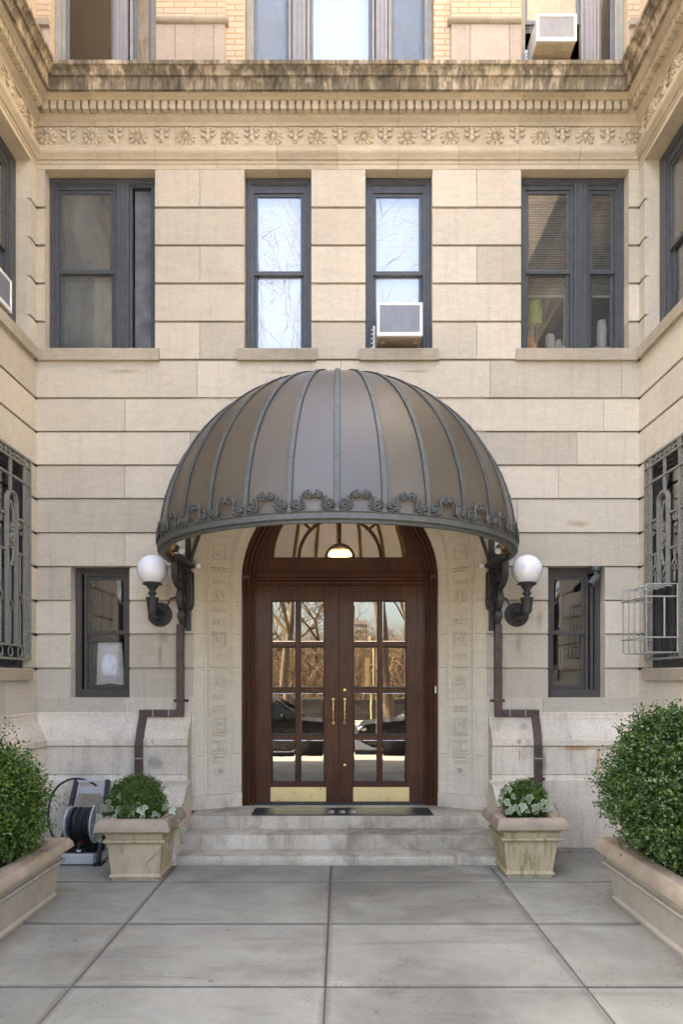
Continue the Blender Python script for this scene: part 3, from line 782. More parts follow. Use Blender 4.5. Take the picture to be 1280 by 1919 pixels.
def cell(T, win, u0, u1, v0, v1, w, mats, t=(.03, .036), head=.055, glass=M_glassW, lift=0.0, split=.5):
    fm, sm = mats
    m = MB(T); m.ring(u0, u1, v0, v1, t[0], w+.018, w+.09, tt=head, tb=.014); m.build('jamb_lining', fm, win, bevel=.003)
    a, b, c, d = u0+t[0], u1-t[0], v0+.014, v1-head
    mid = c+(d-c)*split
    # upper sash in front
    m = MB(T); m.ring(a, b, mid-.02, d, t[1], w+.032, w+.058, tt=.035, tb=.045); m.build('sash', sm, win, bevel=.003)
    m = MB(T); m.box(a+t[1]-.004, b-t[1]+.004, mid+.022, d-.032, w+.044, w+.048); m.build('pane', glass, win)
    m = MB(T); m.ring(a, b, c+lift, mid+.014+lift*.2, t[1], w+.060, w+.086, tt=.032, tb=.045); m.build('sash', sm, win, bevel=.003)
    m = MB(T); m.box(a+t[1]-.004, b-t[1]+.004, c+.042+lift, mid-.015+lift*.2, w+.071, w+.075); m.build('pane', glass, win)
    return (a+t[1], b-t[1], c+.045, mid-.02, mid+.025, d-.035)
def window(T, u0, u1, v0, v1, w, mats, cells, mull=None, cas=.04, head=.05, mmat=None, bot=.02, back=.12):
    m = MB(T); m.ring(u0, u1, v0, v1, cas, w, w+back, tt=head, tb=bot)
    win = m.build('window', mats[0], BLD, bevel=.004)
    m2 = MB(T); m2.ring(u0+cas, u1-cas, v0+bot, v1-head, .014, w+.008, w+.05); m2.build('moulding', mats[0], win, bevel=.003)
    for (a, b) in (mull or []):
        m = MB(T); m.box(a, b, v0+bot, v1-head, w-.004, w+.1)
        n = 3 if b-a > .09 else 2
        for k in range(n):
            c = a+(b-a)*(k+.5)/n; m.box(c-.012, c+.012, v0+bot, v1-head, w-.014, w-.004)
        m.build('mullion', mmat or mats[0], win, bevel=.003)
    res = []
    for cdef in cells:
        c0, c1 = cdef[0], cdef[1]; kw = cdef[2] if len(cdef) > 2 else {}
        res.append(cell(T, win, c0, c1, v0+bot, v1-head, w, (mats[0], kw.pop('sm', mats[1])), **kw))
    return win, res
def sill(T, u0, u1, v0, v1, proj, depth=.14):
    m = MB(T); m.tone = random.uniform(-.5, .5)
    m.prism([(-proj, v0), (-proj-.002, v1-.012), (-proj+.006, v1-.002), (depth, v1+.004), (depth, v0)], lambda a, b, d: (d, b, a), u0, u1)
    m.build('sill', M_sill, BLD)
FU = (M_frameU, M_frameU); w0 = .12
# second-floor row
m_ = .02
winA, c = window(Tb, -3.162, -1.987, 5.283, 7.208, w0, FU, [(-3.105, -2.44, dict(glass=M_glassH))], mull=[(-2.44, -2.30)], cas=.045, head=.06)
curtain(Tb, -3.06, -2.48, 5.3, 6.16, w0+.14, M_curW, winA, .006); curtain(Tb, -3.06, -2.48, 6.15, 7.12, w0+.15, M_haze, winA, .004)
m = MB(Tb); m.box(-2.25, -2.06, 5.34, 7.10, w0+.055, w0+.065); m.build('painted_panel', M_haze, winA)
m = MB(Tb); m.ring(-2.30, -2.035, 5.303, 7.148, .03, w0+.018, w0+.08); m.build('jamb_lining', M_frameU, winA, bevel=.003)
winB, c = window(Tb, -1.022, -.31, 5.283, 7.208, w0, FU, [(-.968, -.364, dict(head=.09, glass=M_glassB))], cas=.045, head=.06)
blind(Tb, -.90, -.43, 5.31, 7.08, w0+.12, M_blindW, winB, tilt=.0015)
winC, c = window(Tb, .278, .99, 5.283, 7.208, w0, FU, [(.332, .936, dict(head=.09, glass=M_glassB))], cas=.045, head=.06)
blind(Tb, .40, .87, 5.31, 7.08, w0+.12, M_blindW, winC, tilt=.0015)
winD, c = window(Tb, 1.947, 3.096, 5.283, 7.208, w0, FU, [(2.0, 2.55, dict(glass=M_glassH2)), (2.70, 3.04, dict(glass=M_glassH2))], mull=[(2.55, 2.70)], cas=.045, head=.06)
blind(Tb, 2.04, 2.52, 5.98, 7.1, w0+.13, M_blindG, winD); blind(Tb, 2.74, 3.02, 5.98, 7.1, w0+.13, M_blindG, winD)
for a, b in ((X_(73), X_(299)), (X_(445), X_(593)), (X_(674), X_(822)), (X_(967), X_(1192))): sill(Tb, a, b, SILLB, 5.283, .045)
# small ground-floor windows
FL = (M_frameL, M_frameL)
winE, c = window(Tb, -2.889, -2.259, 1.557, courses[4]-.002, .135, FL, [(-2.80, -2.31, dict(head=.04))], cas=.048, head=.05, bot=.075)
curtain(Tb, -2.74, -2.34, 2.2, 2.85, .30, M_curB, winE, .006)
m = MB(Tb)            # white cloth bag hung behind the lower pane
vs = []; 
for j in range(13):
    for i in range(15):
        u = i/14; t = j/12; hw = .150-.02*t*t; z = 1.655+.50*t
        if j == 0: hw = .15
        vs.append((-2.545+hw*(2*u-1), z-.05*(1-(2*u-1)**2)*(1-t)*-1, .235-.045*sin(pi*u)*sin(pi*min(1, t*1.1))))
m.add(vs, [(j*15+i, j*15+i+1, (j+1)*15+i+1, (j+1)*15+i) for j in range(12) for i in range(14)])
M_bag = simple('white_cloth', (.62, .62, .66), .8, var=.2, scale=9)
bag = m.build('cloth_bag', M_bag, None, smooth=80, recalc=False)
tag(bag, 'white cloth bag hanging inside the lower pane of the small window at left', 'cloth bag')
winF, c = window(Tb, 2.235, 2.844, 1.557, courses[4]-.002, .135, FL, [(2.285, 2.72, dict(head=.04))], cas=.045, head=.05, bot=.075)
m = MB(Tb); m.box(2.735, 2.765, 1.64, 2.87, .125, .2); m.build('mullion', M_frameL, winF, bevel=.004)
curtain(Tb, 2.32, 2.50, 1.64, 2.85, .32, M_curB, winF, .012)
for a, b in ((-2.891, -2.257), (2.233, 2.846)):
    m = MB(Tb); m.tone = .3; m.box(a+.002, b-.002, 1.46, 1.554, .001, .14); m.build('sill', M_lime, BLD)
# top row
FT = (M_frameT, M_sashT)
for (a, b, v0, v1) in WT:
    if a < -3: cells_ = [(-3.03, -2.44, dict(glass=M_glassS)), (-2.29, -2.03, {})]; mu = [(-2.44, -2.31)]
    elif a < 0: cells_ = [(-.97, -.53, dict(glass=M_glassH)), (-.36, .38, dict(glass=M_glassB)), (.53, .955, dict(glass=M_glassH))]; mu = [(-.52, -.37), (.39, .52)]
    else: cells_ = [(1.99, 2.66, dict(lift=.47, glass=M_glassH)), (2.80, 3.03, dict(glass=M_glassS))]; mu = [(2.66, 2.79)]
    w_, c = window(Tb, a+.003, b-.003, v0, v1, .10, FT, cells_, mull=mu, cas=.05, head=.05, mmat=M_lav, bot=.075)
    if a < -3: curtain(Tb, -2.98, -2.47, 8.4, 10.2, .28, M_curB, w_, .004); curtain(Tb, -2.26, -2.06, 8.4, 10.2, .25, simple('streaked_grey_curtain', (.22, .23, .24), .8, var=.6, scale=6), w_, .01)
    elif a < 0:
        for q0, q1 in ((-.92, -.58), (-.30, .32), (.58, .90)): blind(Tb, q0, q1, 8.42, 10.2, .24, M_blindW, w_, tilt=.001)
    else: curtain(Tb, 2.03, 2.62, 8.9, 10.2, .25, M_curW, w_, .01); curtain(Tb, 2.83, 3.0, 8.4, 10.2, .27, M_haze, w_, .004)
for (a, b, v0, v1) in WT2:
    w_, c = window(Tb, a+.003, b-.003, v0, v1, .10, FT, [(a+.06, b-.06, {})], cas=.05, head=.05, bot=.075)
# wing windows
WS = []
for T in (Tl, Tr):
    for (a, b, v0, v1) in OS:
        if v0 > 5:
            w_, c = window(T, a+.002, b-.002, 5.283, 7.208, .155, FU, [(a+.13, b-.13, dict(head=.09))], cas=.11, head=.08)
            blind(T, a+.2, b-.2, 6.2, 7.0, .30, M_blindG, w_); sill(T, a-.07, b+.07, SILLB, 5.283, .045, .17)
        else:
            w_, c = window(T, a+.002, b-.002, 1.87, 4.018, .055, (M_ironD, M_ironD), [(a+.05, b-.05, {})], cas=.045, head=.05)
            curtain(T, a+.1, b-.1, 1.9, 3.9, .34, M_night, w_, .02)
            sill(T, a-.06, b+.06, 1.742, 1.868, .03, .15)

# ---------------------------------------------------------------- entrance doors
YD = YS+.07          # face of the door frame mouldings
mb = MB()            # jamb mouldings following jamb and arch: stepped colonnettes
def arch_band(mb, r0, r1, y0, y1, zb=.349, zc=ZA, round_=False):
    vs = []
    for k in ks:
        a = edge_pt(k, r0, zc, zb); b = edge_pt(k, r1, zc, zb)
        if round_:
            for q in range(7):
                t = q/6; vs.append((a[0]+(b[0]-a[0])*t, y0-(r0-r1)*.5*sin(pi*t), a[1]+(b[1]-a[1])*t))
        else: vs += [(a[0], y1, a[1]), (a[0], y0, a[1]), (b[0], y0, b[1]), (b[0], y1, b[1])]
    m = 7 if round_ else 4
    mb.add(vs, [(i*m+j, i*m+j+1, (i+1)*m+j+1, (i+1)*m+j) for i in range(len(ks)-1) for j in range(m-1)])
DX = -.008
arch_band(mb, 1.089, 1.072, YS+.005, .5)
r = 1.072
for i, (wd, dy) in enumerate(((.030, .012), (.012, .035), (.034, .022), (.012, .05), (.030, .04), (.016, .07))):
    arch_band(mb, r, r-wd, YS+dy, .5, round_=(i % 2 == 0)); 
    if i % 2 == 0: arch_band(mb, r-.001, r-wd+.001, YS+dy+.004, .5)
    r -= wd
RIN = r
mb.build('door_frame', M_wood, BLD, smooth=40, recalc=False)
YF = YS+.10
# door leaves
zt = Z_(1097, YF); zb_ = .372; XLd, XRd, XC = X_(479, YF), X_(795, YF), X_(636, YF)
colx = [[(508, 554.5), (561.5, 608)], [(662, 708.5), (715.5, 762)]]
rows = [(1125, 1204), (1211, 1290), (1297, 1378.5), (1385.5, 1467)]
for s in (0, 1):
    x0, x1 = ((XLd, XC-.0015), (XC+.0015, XRd))[s]
    cx = [(X_(a, YF), X_(b, YF)) for a, b in colx[s]]; rz = [(Z_(b, YF), Z_(a, YF)) for a, b in rows]
    gl, gr, gb, gt = cx[0][0], cx[1][1], rz[3][0], rz[0][1]
    m = MB()
    m.box(x0, gl, YF, YF+.05, zb_, zt); m.box(gr, x1, YF, YF+.05, zb_, zt)
    m.box(gl, gr, YF+.001, YF+.05, zb_, gb); m.box(gl, gr, YF+.001, YF+.05, gt, zt)
    m.box(cx[0][1], cx[1][0], YF+.008, YF+.045, gb, gt)
    for i in range(3):
        m.box(gl, cx[0][1], YF+.009, YF+.044, rz[i+1][1], rz[i][0]); m.box(cx[1][0], gr, YF+.009, YF+.044, rz[i+1][1], rz[i][0])
    for (a, b) in cx:       # glazing beads
        for (c, d) in rz: m.ring_xz = None; m.T = Tb; m.ring(a-.0, b+.0, c, d, .007, YF+.014, YF+.03); m.T = None
    door = m.build('door', M_wood, BLD, bevel=.002)
    for (a, b) in cx:
        for (c, d) in rz:
            m = MB(Tb); e = .0012; j = [random.uniform(-e, e) for _ in range(2)]
            q = [(a+.006, c+.006), (b-.006, c+.006), (b-.006, d-.006), (a+.006, d-.006)]; bv = .013
            q2 = [(q[0][0]+bv, q[0][1]+bv), (q[1][0]-bv, q[1][1]+bv), (q[2][0]-bv, q[2][1]-bv), (q[3][0]+bv, q[3][1]-bv)]
            f = lambda u, v, base: (u, v, base + j[0]*(u-a)/(b-a) + j[1]*(v-c)/(d-c))
            m.add([f(u, v, YF+.0285) for u, v in q] + [f(u, v, YF+.0262) for u, v in q2], [(4,5,6,7),(0,1,5,4),(1,2,6,5),(2,3,7,6),(3,0,4,7)])
            m.build('pane', M_glassD, door, recalc=False)
    kx0, kx1 = (X_(507, YF), X_(611, YF)) if s == 0 else (X_(662, YF), X_(767, YF))
    m = MB(); m.box(kx0, kx1, YF-.004, YF-.0005, Z_(1502, YF), Z_(1475, YF))
    for q in range(5):
        for zz in (Z_(1500.5, YF), Z_(1476.5, YF)): m.sphere((kx0+.012+(kx1-kx0-.024)*q/4, YF-.004, zz), .004, 6, 4)
    m.build('kick_plate', M_brassP, door, smooth=60)
    hx = X_(624.5 if s == 0 else 646, YF)
    m = MB(); z0, z1 = Z_(1355, YF), Z_(1311, YF)
    m.tube([(hx, YF, z0), (hx, YF-.035, z0+.004), (hx, YF-.045, z0+.02), (hx, YF-.045, z1-.02), (hx, YF-.035, z1-.004), (hx, YF, z1)], .008, 10)
    for z in (z0, z1): m.lathe([(.018, 0), (.018, .004), (.010, .008)], 14, Matrix.Translation((hx, YF, z)) @ Matrix.Rotation(R(90), 4, 'X'))
    for z in (z0+.06, z1-.06): m.lathe([(.008, -.012), (.012, -.006), (.012, .006), (.008, .012)], 12, Matrix.Translation((hx, YF-.045, z)))
    m.build('handle', M_brass, door, smooth=40)
    if s == 1:
        for zz in (1293, 1434):
            m = MB(); m.lathe([(.019, 0), (.019, .006), (.012, .010), (.012, .016), (0.001, .018)], 16, Matrix.Translation((hx, YF, Z_(zz, YF))) @ Matrix.Rotation(R(90), 4, 'X')); m.build('lock', M_brass, door, smooth=40)
    m = MB(); xx = X_(628 if s == 0 else 640, YF)
    m.lathe([(.016, 0), (.016, .008), (.008, .014), (.001, .015)], 12, Matrix.Translation((xx, YF, Z_(1491, YF))) @ Matrix.Rotation(R(90), 4, 'X')); m.build('floor_bolt', M_ironD, door, smooth=40)
    for zz in (1131, 1240, 1350, 1459):
        m = MB(); xx = (x0-.006) if s == 0 else (x1+.006)
        m.lathe([(.007, -.048), (.009, -.04), (.009, .04), (.007, .048)], 10, Matrix.Translation((xx, YF-.006, Z_(zz, YF)))); m.build('hinge', M_brass, door, smooth=40)
# frame sides beside leaves, transom rail, fanlight
m = MB()
m.box(-RIN, XLd-.014, YF-.01, YF+.08, .35, zt+.0); m.box(XRd+.014, RIN, YF-.01, YF+.08, .35, zt)
z2 = Z_(1073, YF)
m.box(-RIN, RIN, YF-.012, YF+.08, zt+.004, zt+.05); m.box(-RIN-.002, RIN+.002, YF-.045, YF+.08, zt+.052, zt+.085); m.box(-RIN-.004, RIN+.004, YF-.06, YF+.08, zt+.087, z2-.012); m.box(-RIN-.003, RIN+.003, YF-.035, YF+.08, z2-.010, z2+.006)
m.build('transom', M_wood, BLD, bevel=.006)
zf = Z_(1046, YF); rg = .76; m = MB(); m.box(-RIN, RIN, YF, YF+.05, z2+.008, zf-.001)
vs = []; n = 40
for i in range(n+1):
    a = pi*i/n; ro = RIN+.01; zo = ZA+ro*sin(a); 
    zi = zf+rg*sin(a); xo, xi = -ro*cos(a)*.999, -rg*cos(a)
    if i in (0, n): zo = zf
    vs += [(xo, YF, max(zo, zf)), (xi, YF, zi), (xi, YF+.05, zi)]
m.add(vs, [(3*i+j, 3*i+j+1, 3*i+4+j, 3*i+3+j) for i in range(n) for j in (0, 1)])
fan = m.build('fanlight', M_wood, BLD)
m = MB()
def semi(r, rad, zc): 
    m.tube([(-r*cos(pi*i/28), YF+.012, zc+r*sin(pi*i/28)) for i in range(29)], rad, 8)
semi(.462, .017, zf); semi(.155, .016, zf); semi(.752, .010, zf)
m.tube([(0, YF+.012, zf+.155), (0, YF+.012, zf+.76)], .016, 8)
for sg in (-1, 1): m.tube([(sg*.33, YF+.012, zf+.33), (sg*.55, YF+.012, zf+.53)], .014, 8)
m.tube([(-.76, YF+.012, zf+.004), (.76, YF+.012, zf+.004)], .008, 8)
m.build('muntin', M_wood, fan, smooth=50)
m = MB(); m.add([(-.77*cos(pi*i/24), YF+.03, zf+.77*sin(pi*i/24)) for i in range(25)], [tuple(range(25))]); m.build('pane', M_glassF, fan, recalc=False)
for s in (-1, 1):
    m = MB(); x = X_(460 if s < 0 else 813.5, YS); z = Z_(1081, YS); m.box(x-.036, x+.036, YS-.02, YS+.05, z-.022, z+.022); m.build('frame_clamp', M_ironD, BLD, bevel=.005)
m = MB(); m.box(-1.05, 1.05, YF-.06, YF+.1, .3485, .362); m.box(-1.0, 1.0, YF-.03, YF+.1, .362, .371); m.build('threshold', M_ironD, BLD, bevel=.003)
# lobby behind the doors
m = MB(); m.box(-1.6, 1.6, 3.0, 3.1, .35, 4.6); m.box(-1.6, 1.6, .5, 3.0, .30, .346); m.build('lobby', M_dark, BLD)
lamp = thing('ceiling_lamp', 'lit warm lobby lamp glimpsed through the fanlight above the doors', 'lamp', (0, 1.6, 3.38))
m = MB(); m.tube([(.15*cos(2*pi*i/24), 1.6+.15*sin(2*pi*i/24), 3.38) for i in range(24)], .022, 8, closed=True); m.build('lamp_ring', M_warm, lamp, smooth=60)
m = MB(); m.tube([(0, 1.6, 3.45), (0, 1.6, 4.6)], .01, 6); m.lathe([(.02, 0), (.15, .0), (.1, .03), (.02, .05)], 20, Matrix.Translation((0, 1.6, 3.42))); m.build('lamp_rod', M_brass, lamp)
# door mat with the house number
matT = thing('door_mat', 'long black rubber mat with white house number on the top step', 'door mat', (0, -.1, .35))
m = MB(); mx0, mx1 = X_(470, -.285), X_(813, -.285); m.box(mx0, mx1, -.283, .10, .3485, .358); m.build('mat', M_mat, matT, bevel=.003)
cu = bpy.data.curves.new('number', 'FONT'); cu.body = '3 3 3'; cu.size = .155; cu.align_x = 'CENTER'; cu.extrude = .0006; cu.offset = .004; cu.space_character = .95
to = bpy.data.objects.new('tmp_number', cu); COL.objects.link(to); bpy.context.view_layer.update()
me = bpy.data.meshes.new_from_object(to.evaluated_get(bpy.context.evaluated_depsgraph_get())); bpy.data.objects.remove(to)
for v in me.vertices: v.co = (v.co.x*1.0+X_(641.5, -.2), -.20+v.co.y*1.25, .3592+v.co.z)
me.materials.clear(); me.materials.append(M_num); no = bpy.data.objects.new('number', me); COL.objects.link(no); no.parent = matT; no.matrix_parent_inverse = PINV[matT.name]

# ---------------------------------------------------------------- canopy
CX, CY, CZ, CR, CH = -.022, -.49, 3.015, 1.725, 1.66
CAN = thing('entrance_canopy', 'domed bronze-tinted canopy with grey iron ribs and scrollwork over the entrance doors', 'canopy', (0, 0, 2.9))
def cp(ph, t, dr=0.0):
    return (CX+(CR+dr)*cos(t)*sin(ph), CY-(CR+dr)*cos(t)*cos(ph), CZ+(CH+dr)*sin(t))
def tmin(ph):
    c = -cos(ph)
    if c <= 0 or CR*c <= -CY-.004: return 0.0
    return math.acos(min(1, (-CY-.006)/(CR*c)))
st = R(12); NT_ = 26; m = MB()
for k in range(-15, 15):
    a, b = k*st, (k+1)*st; vs = []; m.tone = random.uniform(-1, 1)
    for i in range(NT_+1):
        for ph in (a, b):
            t0 = tmin(ph); t = t0+(pi/2-.02-t0)*i/NT_; vs.append(cp(ph, t))
    m.add(vs, [(2*i, 2*i+1, 2*i+3, 2*i+2) for i in range(NT_)])
o = m.build('panel_sheet', M_can, CAN, recalc=False)
me = o.data; me.polygons.foreach_set('use_smooth', [True]*len(me.polygons))
for k in range(-15, 15):
    ph = k*st; t0 = tmin(ph); pts = [cp(ph, t0+(pi/2-.03-t0)*i/24, .006) for i in range(25)]; tg = (cos(ph), sin(ph), 0)
    wd = [1]*25
    m = MB(); m.bar(pts, .038, .014, lambda i: tg)
    mi = MB(); mi.bar([cp(ph, t0+(pi/2-.03-t0)*i/24, -.018) for i in range(25)], .042, .026, lambda i: tg); mi.build('inner_rib', M_ribLit, CAN)
    mi = MB(); mi.bar([cp(ph, t0+(pi/2-.03-t0)*i/24, .004) for i in range(25)], .046, .004, lambda i: tg); mi.build('gasket', M_rub, CAN)
    for i in (4, 10, 16):
        if i*3.4 > 0: p = Vector(cp(ph, t0+(pi/2-t0)*i/24, .014)); m.sphere(p, .0065, 8, 5)
    m.build('rib', M_iron, CAN)
amax = pi-math.acos(.49/CR)-.003
def arcsweep(prof, a0, a1, n):
    m = MB(); vs = []
    for i in range(n+1):
        a = a0+(a1-a0)*i/n
        for r_, z in prof: vs.append((CX+r_*sin(a), CY-r_*cos(a), z))
    p = len(prof); m.add(vs, [(i*p+j, i*p+(j+1) % p, (i+1)*p+(j+1) % p, (i+1)*p+j) for i in range(n) for j in range(p)] + [tuple(range(p)), tuple(n*p+j for j in reversed(range(p)))])
    return m
arcsweep([(CR-.05, 2.935), (CR-.012, 2.935), (CR-.012, 2.958), (CR+.018, 2.958), (CR+.022, 2.962), (CR+.022, 2.968), (CR+.012, 2.972), (CR+.012, 3.004), (CR+.020, 3.008), (CR+.026, 3.014), (CR+.020, 3.022), (CR-.01, 3.024), (CR-.01, 2.965), (CR-.05, 2.945)], -amax, amax, 80).build('fascia', M_iron, CAN, smooth=30)
# scrollwork, one piece per bay
def bay(a_mid):
    m = MB(); hw = CR*st/2
    def P(s, z): 
        t = z/CH*.9; rr = CR*cos(t)+.024; a = a_mid+s/CR; return (CX+rr*sin(a), CY-rr*cos(a), CZ+.006+z)
    up = (sin(a_mid), -cos(a_mid), 0)
    for sg in (-1, 1):
        # large volute beside the rib
        c = (sg*(hw-.058), .044); pts = [P(c[0]+sg*.040*(1-.8*i/26)*cos(-.6+i*.42), c[1]+.040*(1-.8*i/26)*sin(-.6+i*.42)) for i in range(26)]
        m.tube(pts, .011, 6)
        pts = [(c[0]+sg*.034, c[1]-.036), (c[0], c[1]-.046), (c[0]-sg*.040, c[1]-.025), (c[0]-sg*.050, c[1]+.010), (c[0]-sg*.040, c[1]+.048), (c[0]-sg*.052, c[1]+.082), (c[0]-sg*.078, c[1]+.098), (c[0]-sg*.100, c[1]+.090)]
        m.tube([P(*q) for q in pts], [.008, .010, .012, .011, .010, .010, .010, .008], 6)
        c2 = (sg*.034, .118); m.tube([P(c2[0]+sg*.026*(1-.75*i/20)*cos(.9-i*.45), c2[1]+.026*(1-.75*i/20)*sin(.9-i*.45)) for i in range(20)], .010, 6)
        m.tube([P(sg*.02, .145), P(sg*.036, .146), P(sg*.050, .138), P(sg*.06, .122)], .010, 6)
        m.tube([P(c[0]-sg*.045, c[1]-.008), P(c[0]-sg*.062, c[1]-.008), P(c[0]-sg*.074, c[1]-.002)], [.009, .006, .002], 6)
        m.tube([P(c[0]-sg*.045, c[1]+.045), P(c[0]-sg*.026, c[1]+.058), P(c[0]-sg*.008, c[1]+.058)], [.009, .006, .002], 6)
        m.sphere(P(c[0]+sg*.002, c[1]), .010, 8, 6)
    m.sphere(P(0, .118), .014, 8, 6); m.sphere(P(0, .136), .006, 8, 6)
    return m.build('scroll_ornament', M_scroll, CAN, smooth=60)
for k in range(-9, 9): bay((k+.5)*st)
# brackets, beams and bulbs
for s in (-1, 1):
    m = MB(); xb = 1.655
    out = [(0, 2.30), (-.045, 2.32), (-.09, 2.355), (-.12, 2.40), (-.125, 2.45), (-.10, 2.49), (-.15, 2.50), (-.185, 2.54), (-.20, 2.60), (-.19, 2.66), (-.165, 2.70), (-.24, 2.70), (-.33, 2.73), (-.39, 2.79), (-.42, 2.86), (-.43, 2.935), (0, 2.935)]
    n = len(out)
    m.prism(out, lambda a, b, d: (s*d+0, a-.012, b), xb-.010, xb+.050)
    for c, rr in (((-.30, 2.82), .075), ((-.12, 2.60), .06), ((-.075, 2.42), .035), ((-.09, 2.82), .055)):
        for xx in (xb-.016, xb+.056):
            m.tube([(s*xx, c[0]+rr*(1-.72*i/22)*cos(i*.5), c[1]+rr*(1-.72*i/22)*sin(i*.5)) for i in range(22)], .012, 6)
    m.build('bracket', M_ironD, CAN, smooth=40)
    m = MB(); m.box(s*(xb-.06), s*(xb+.0), -.02, -.001, 2.27, 3.6); m.build('wall_plate', M_ironD, CAN, bevel=.003)
    m = MB(); m.box(s*1.56, s*1.63, -.62, -.005, 2.937, 2.985); m.build('beam', M_ironD, CAN, bevel=.004)
    m = MB(); m.tube([(s*1.60, -.02, 2.9), (s*1.57, -.03, 2.88), (s*1.568, -.03, 2.55), (s*1.585, -.025, 2.50), (s*1.66, -.02, 2.48)], .014, 8); m.build('conduit', M_ironD, CAN, smooth=50)
    for (yy, xo, zz, r) in ((-.10, 1.50, 2.95, .032), (-.70, 1.535, 3.0, .034)):
        m = MB(); m.sphere((s*xo, yy, zz-.0), r, 16, 12); m.build('bulb', M_opal, CAN, smooth=80)
        m = MB(); m.tube([(s*(xo+.02), yy, zz), (s*(xo+.06), yy, zz), (s*(xo+.09), yy+.02, zz)], .014, 8); m.build('bulb_holder', M_ironD, CAN, smooth=50)
    # tie rod up inside of the dome
    m = MB(); m.tube([(s*1.6, -.03, 3.0), (s*1.45, -.03, 3.45)], .02, 6); m.build('strut', M_ironD, CAN)

# ---------------------------------------------------------------- wall lamps
def wall_lamp(s, label):
    xc = s*1.926 if s < 0 else X_(968.5); t = thing('wall_lamp', label, 'wall lamp', (xc, 0, 2.4), 'globe lamps flanking the entrance')
    sx = (X_(282) - X_(300)); gx = xc + (-0.0); zc = Z_(1152)
    gy = -.31; gxx = X_(285 if s < 0 else 988, gy); gz = Z_(1068, gy); gr = 28.3*(gy-CAMY)/F
    Mp = Matrix.Translation((xc, 0, zc)) @ Matrix.Rotation(R(90), 4, 'X')
    m = MB(); m.lathe([(.129, 0), (.131, .008), (.124, .018), (.112, .022), (.106, .016), (.098, .016), (.092, .028), (.08, .032), (.072, .026), (.064, .034), (.05, .05), (.044, .07), (.0, .075)], 36, Mp); m.build('wall_plate', M_ironD, t, smooth=35)
    m = MB(); m.tube([(xc, -.05, zc), (xc, -.12, zc-.012), (xc+(gxx-xc)*.4, -.2, zc-.012), (gxx, gy+.03, zc+.0), (gxx, gy, zc+.035)], [.045, .04, .036, .038, .045], 14)
    for b in (20, 24): m.sphere((xc+.1*cos(b), -.026, zc+.1*sin(b)), .007, 8, 6)
    m.build('arm', M_ironD, t, smooth=50)
    z0 = Z_(1150, gy); flute = lambda a, i: 1+(.07*abs(sin(a*8)) if 2 <= i <= 4 else 0)
    zs = lambda y: Z_(y, gy)-z0
    Mg = Matrix.Translation((gxx, gy, z0))
    m = MB(); m.lathe([(.0, 0), (.035, .0), (.044, zs(1146)), (.050, zs(1136)), (.056, zs(1124)), (.066, zs(1122)), (.066, zs(1120)), (.03, zs(1119.5)), (.028, zs(1115)), (.046, zs(1113.5)), (.046, zs(1111)), (.03, zs(1109)), (.034, zs(1105)), (.056, zs(1100)), (.066, zs(1097)), (.082, zs(1095)), (.092, zs(1093.5)), (.084, zs(1091)), (.084, zs(1088)), (.0, zs(1088))], 48, Mg, wob=flute)
    for k in range(8): a = 2*pi*(k+.5)/8; m.sphere((gxx+.09*cos(a), gy+.09*sin(a), Z_(1095, gy)), .013, 8, 6, (1, 1, .7))
    m.build('lamp_cup', M_ironD, t, smooth=35)
    m = MB(); m.sphere((gxx, gy, gz), gr, 40, 26); m.build('globe', M_opal, t, smooth=80)
    sgn = 1 if s < 0 else -1
    m = MB(); m.tube([(xc+sgn*.08, -.03, zc+.1), (xc+sgn*.12, -.03, zc+.17), (xc+sgn*.20, -.03, zc+.19), (xc+sgn*.27, -.03, zc+.195)], [.008, .010, .010, .012], 8); m.build('supply_pipe', M_ironD, t, smooth=50)
wall_lamp(-1, 'white globe lamp on dark iron arm left of the canopy'); wall_lamp(1, 'white globe lamp on dark iron arm right of the canopy')

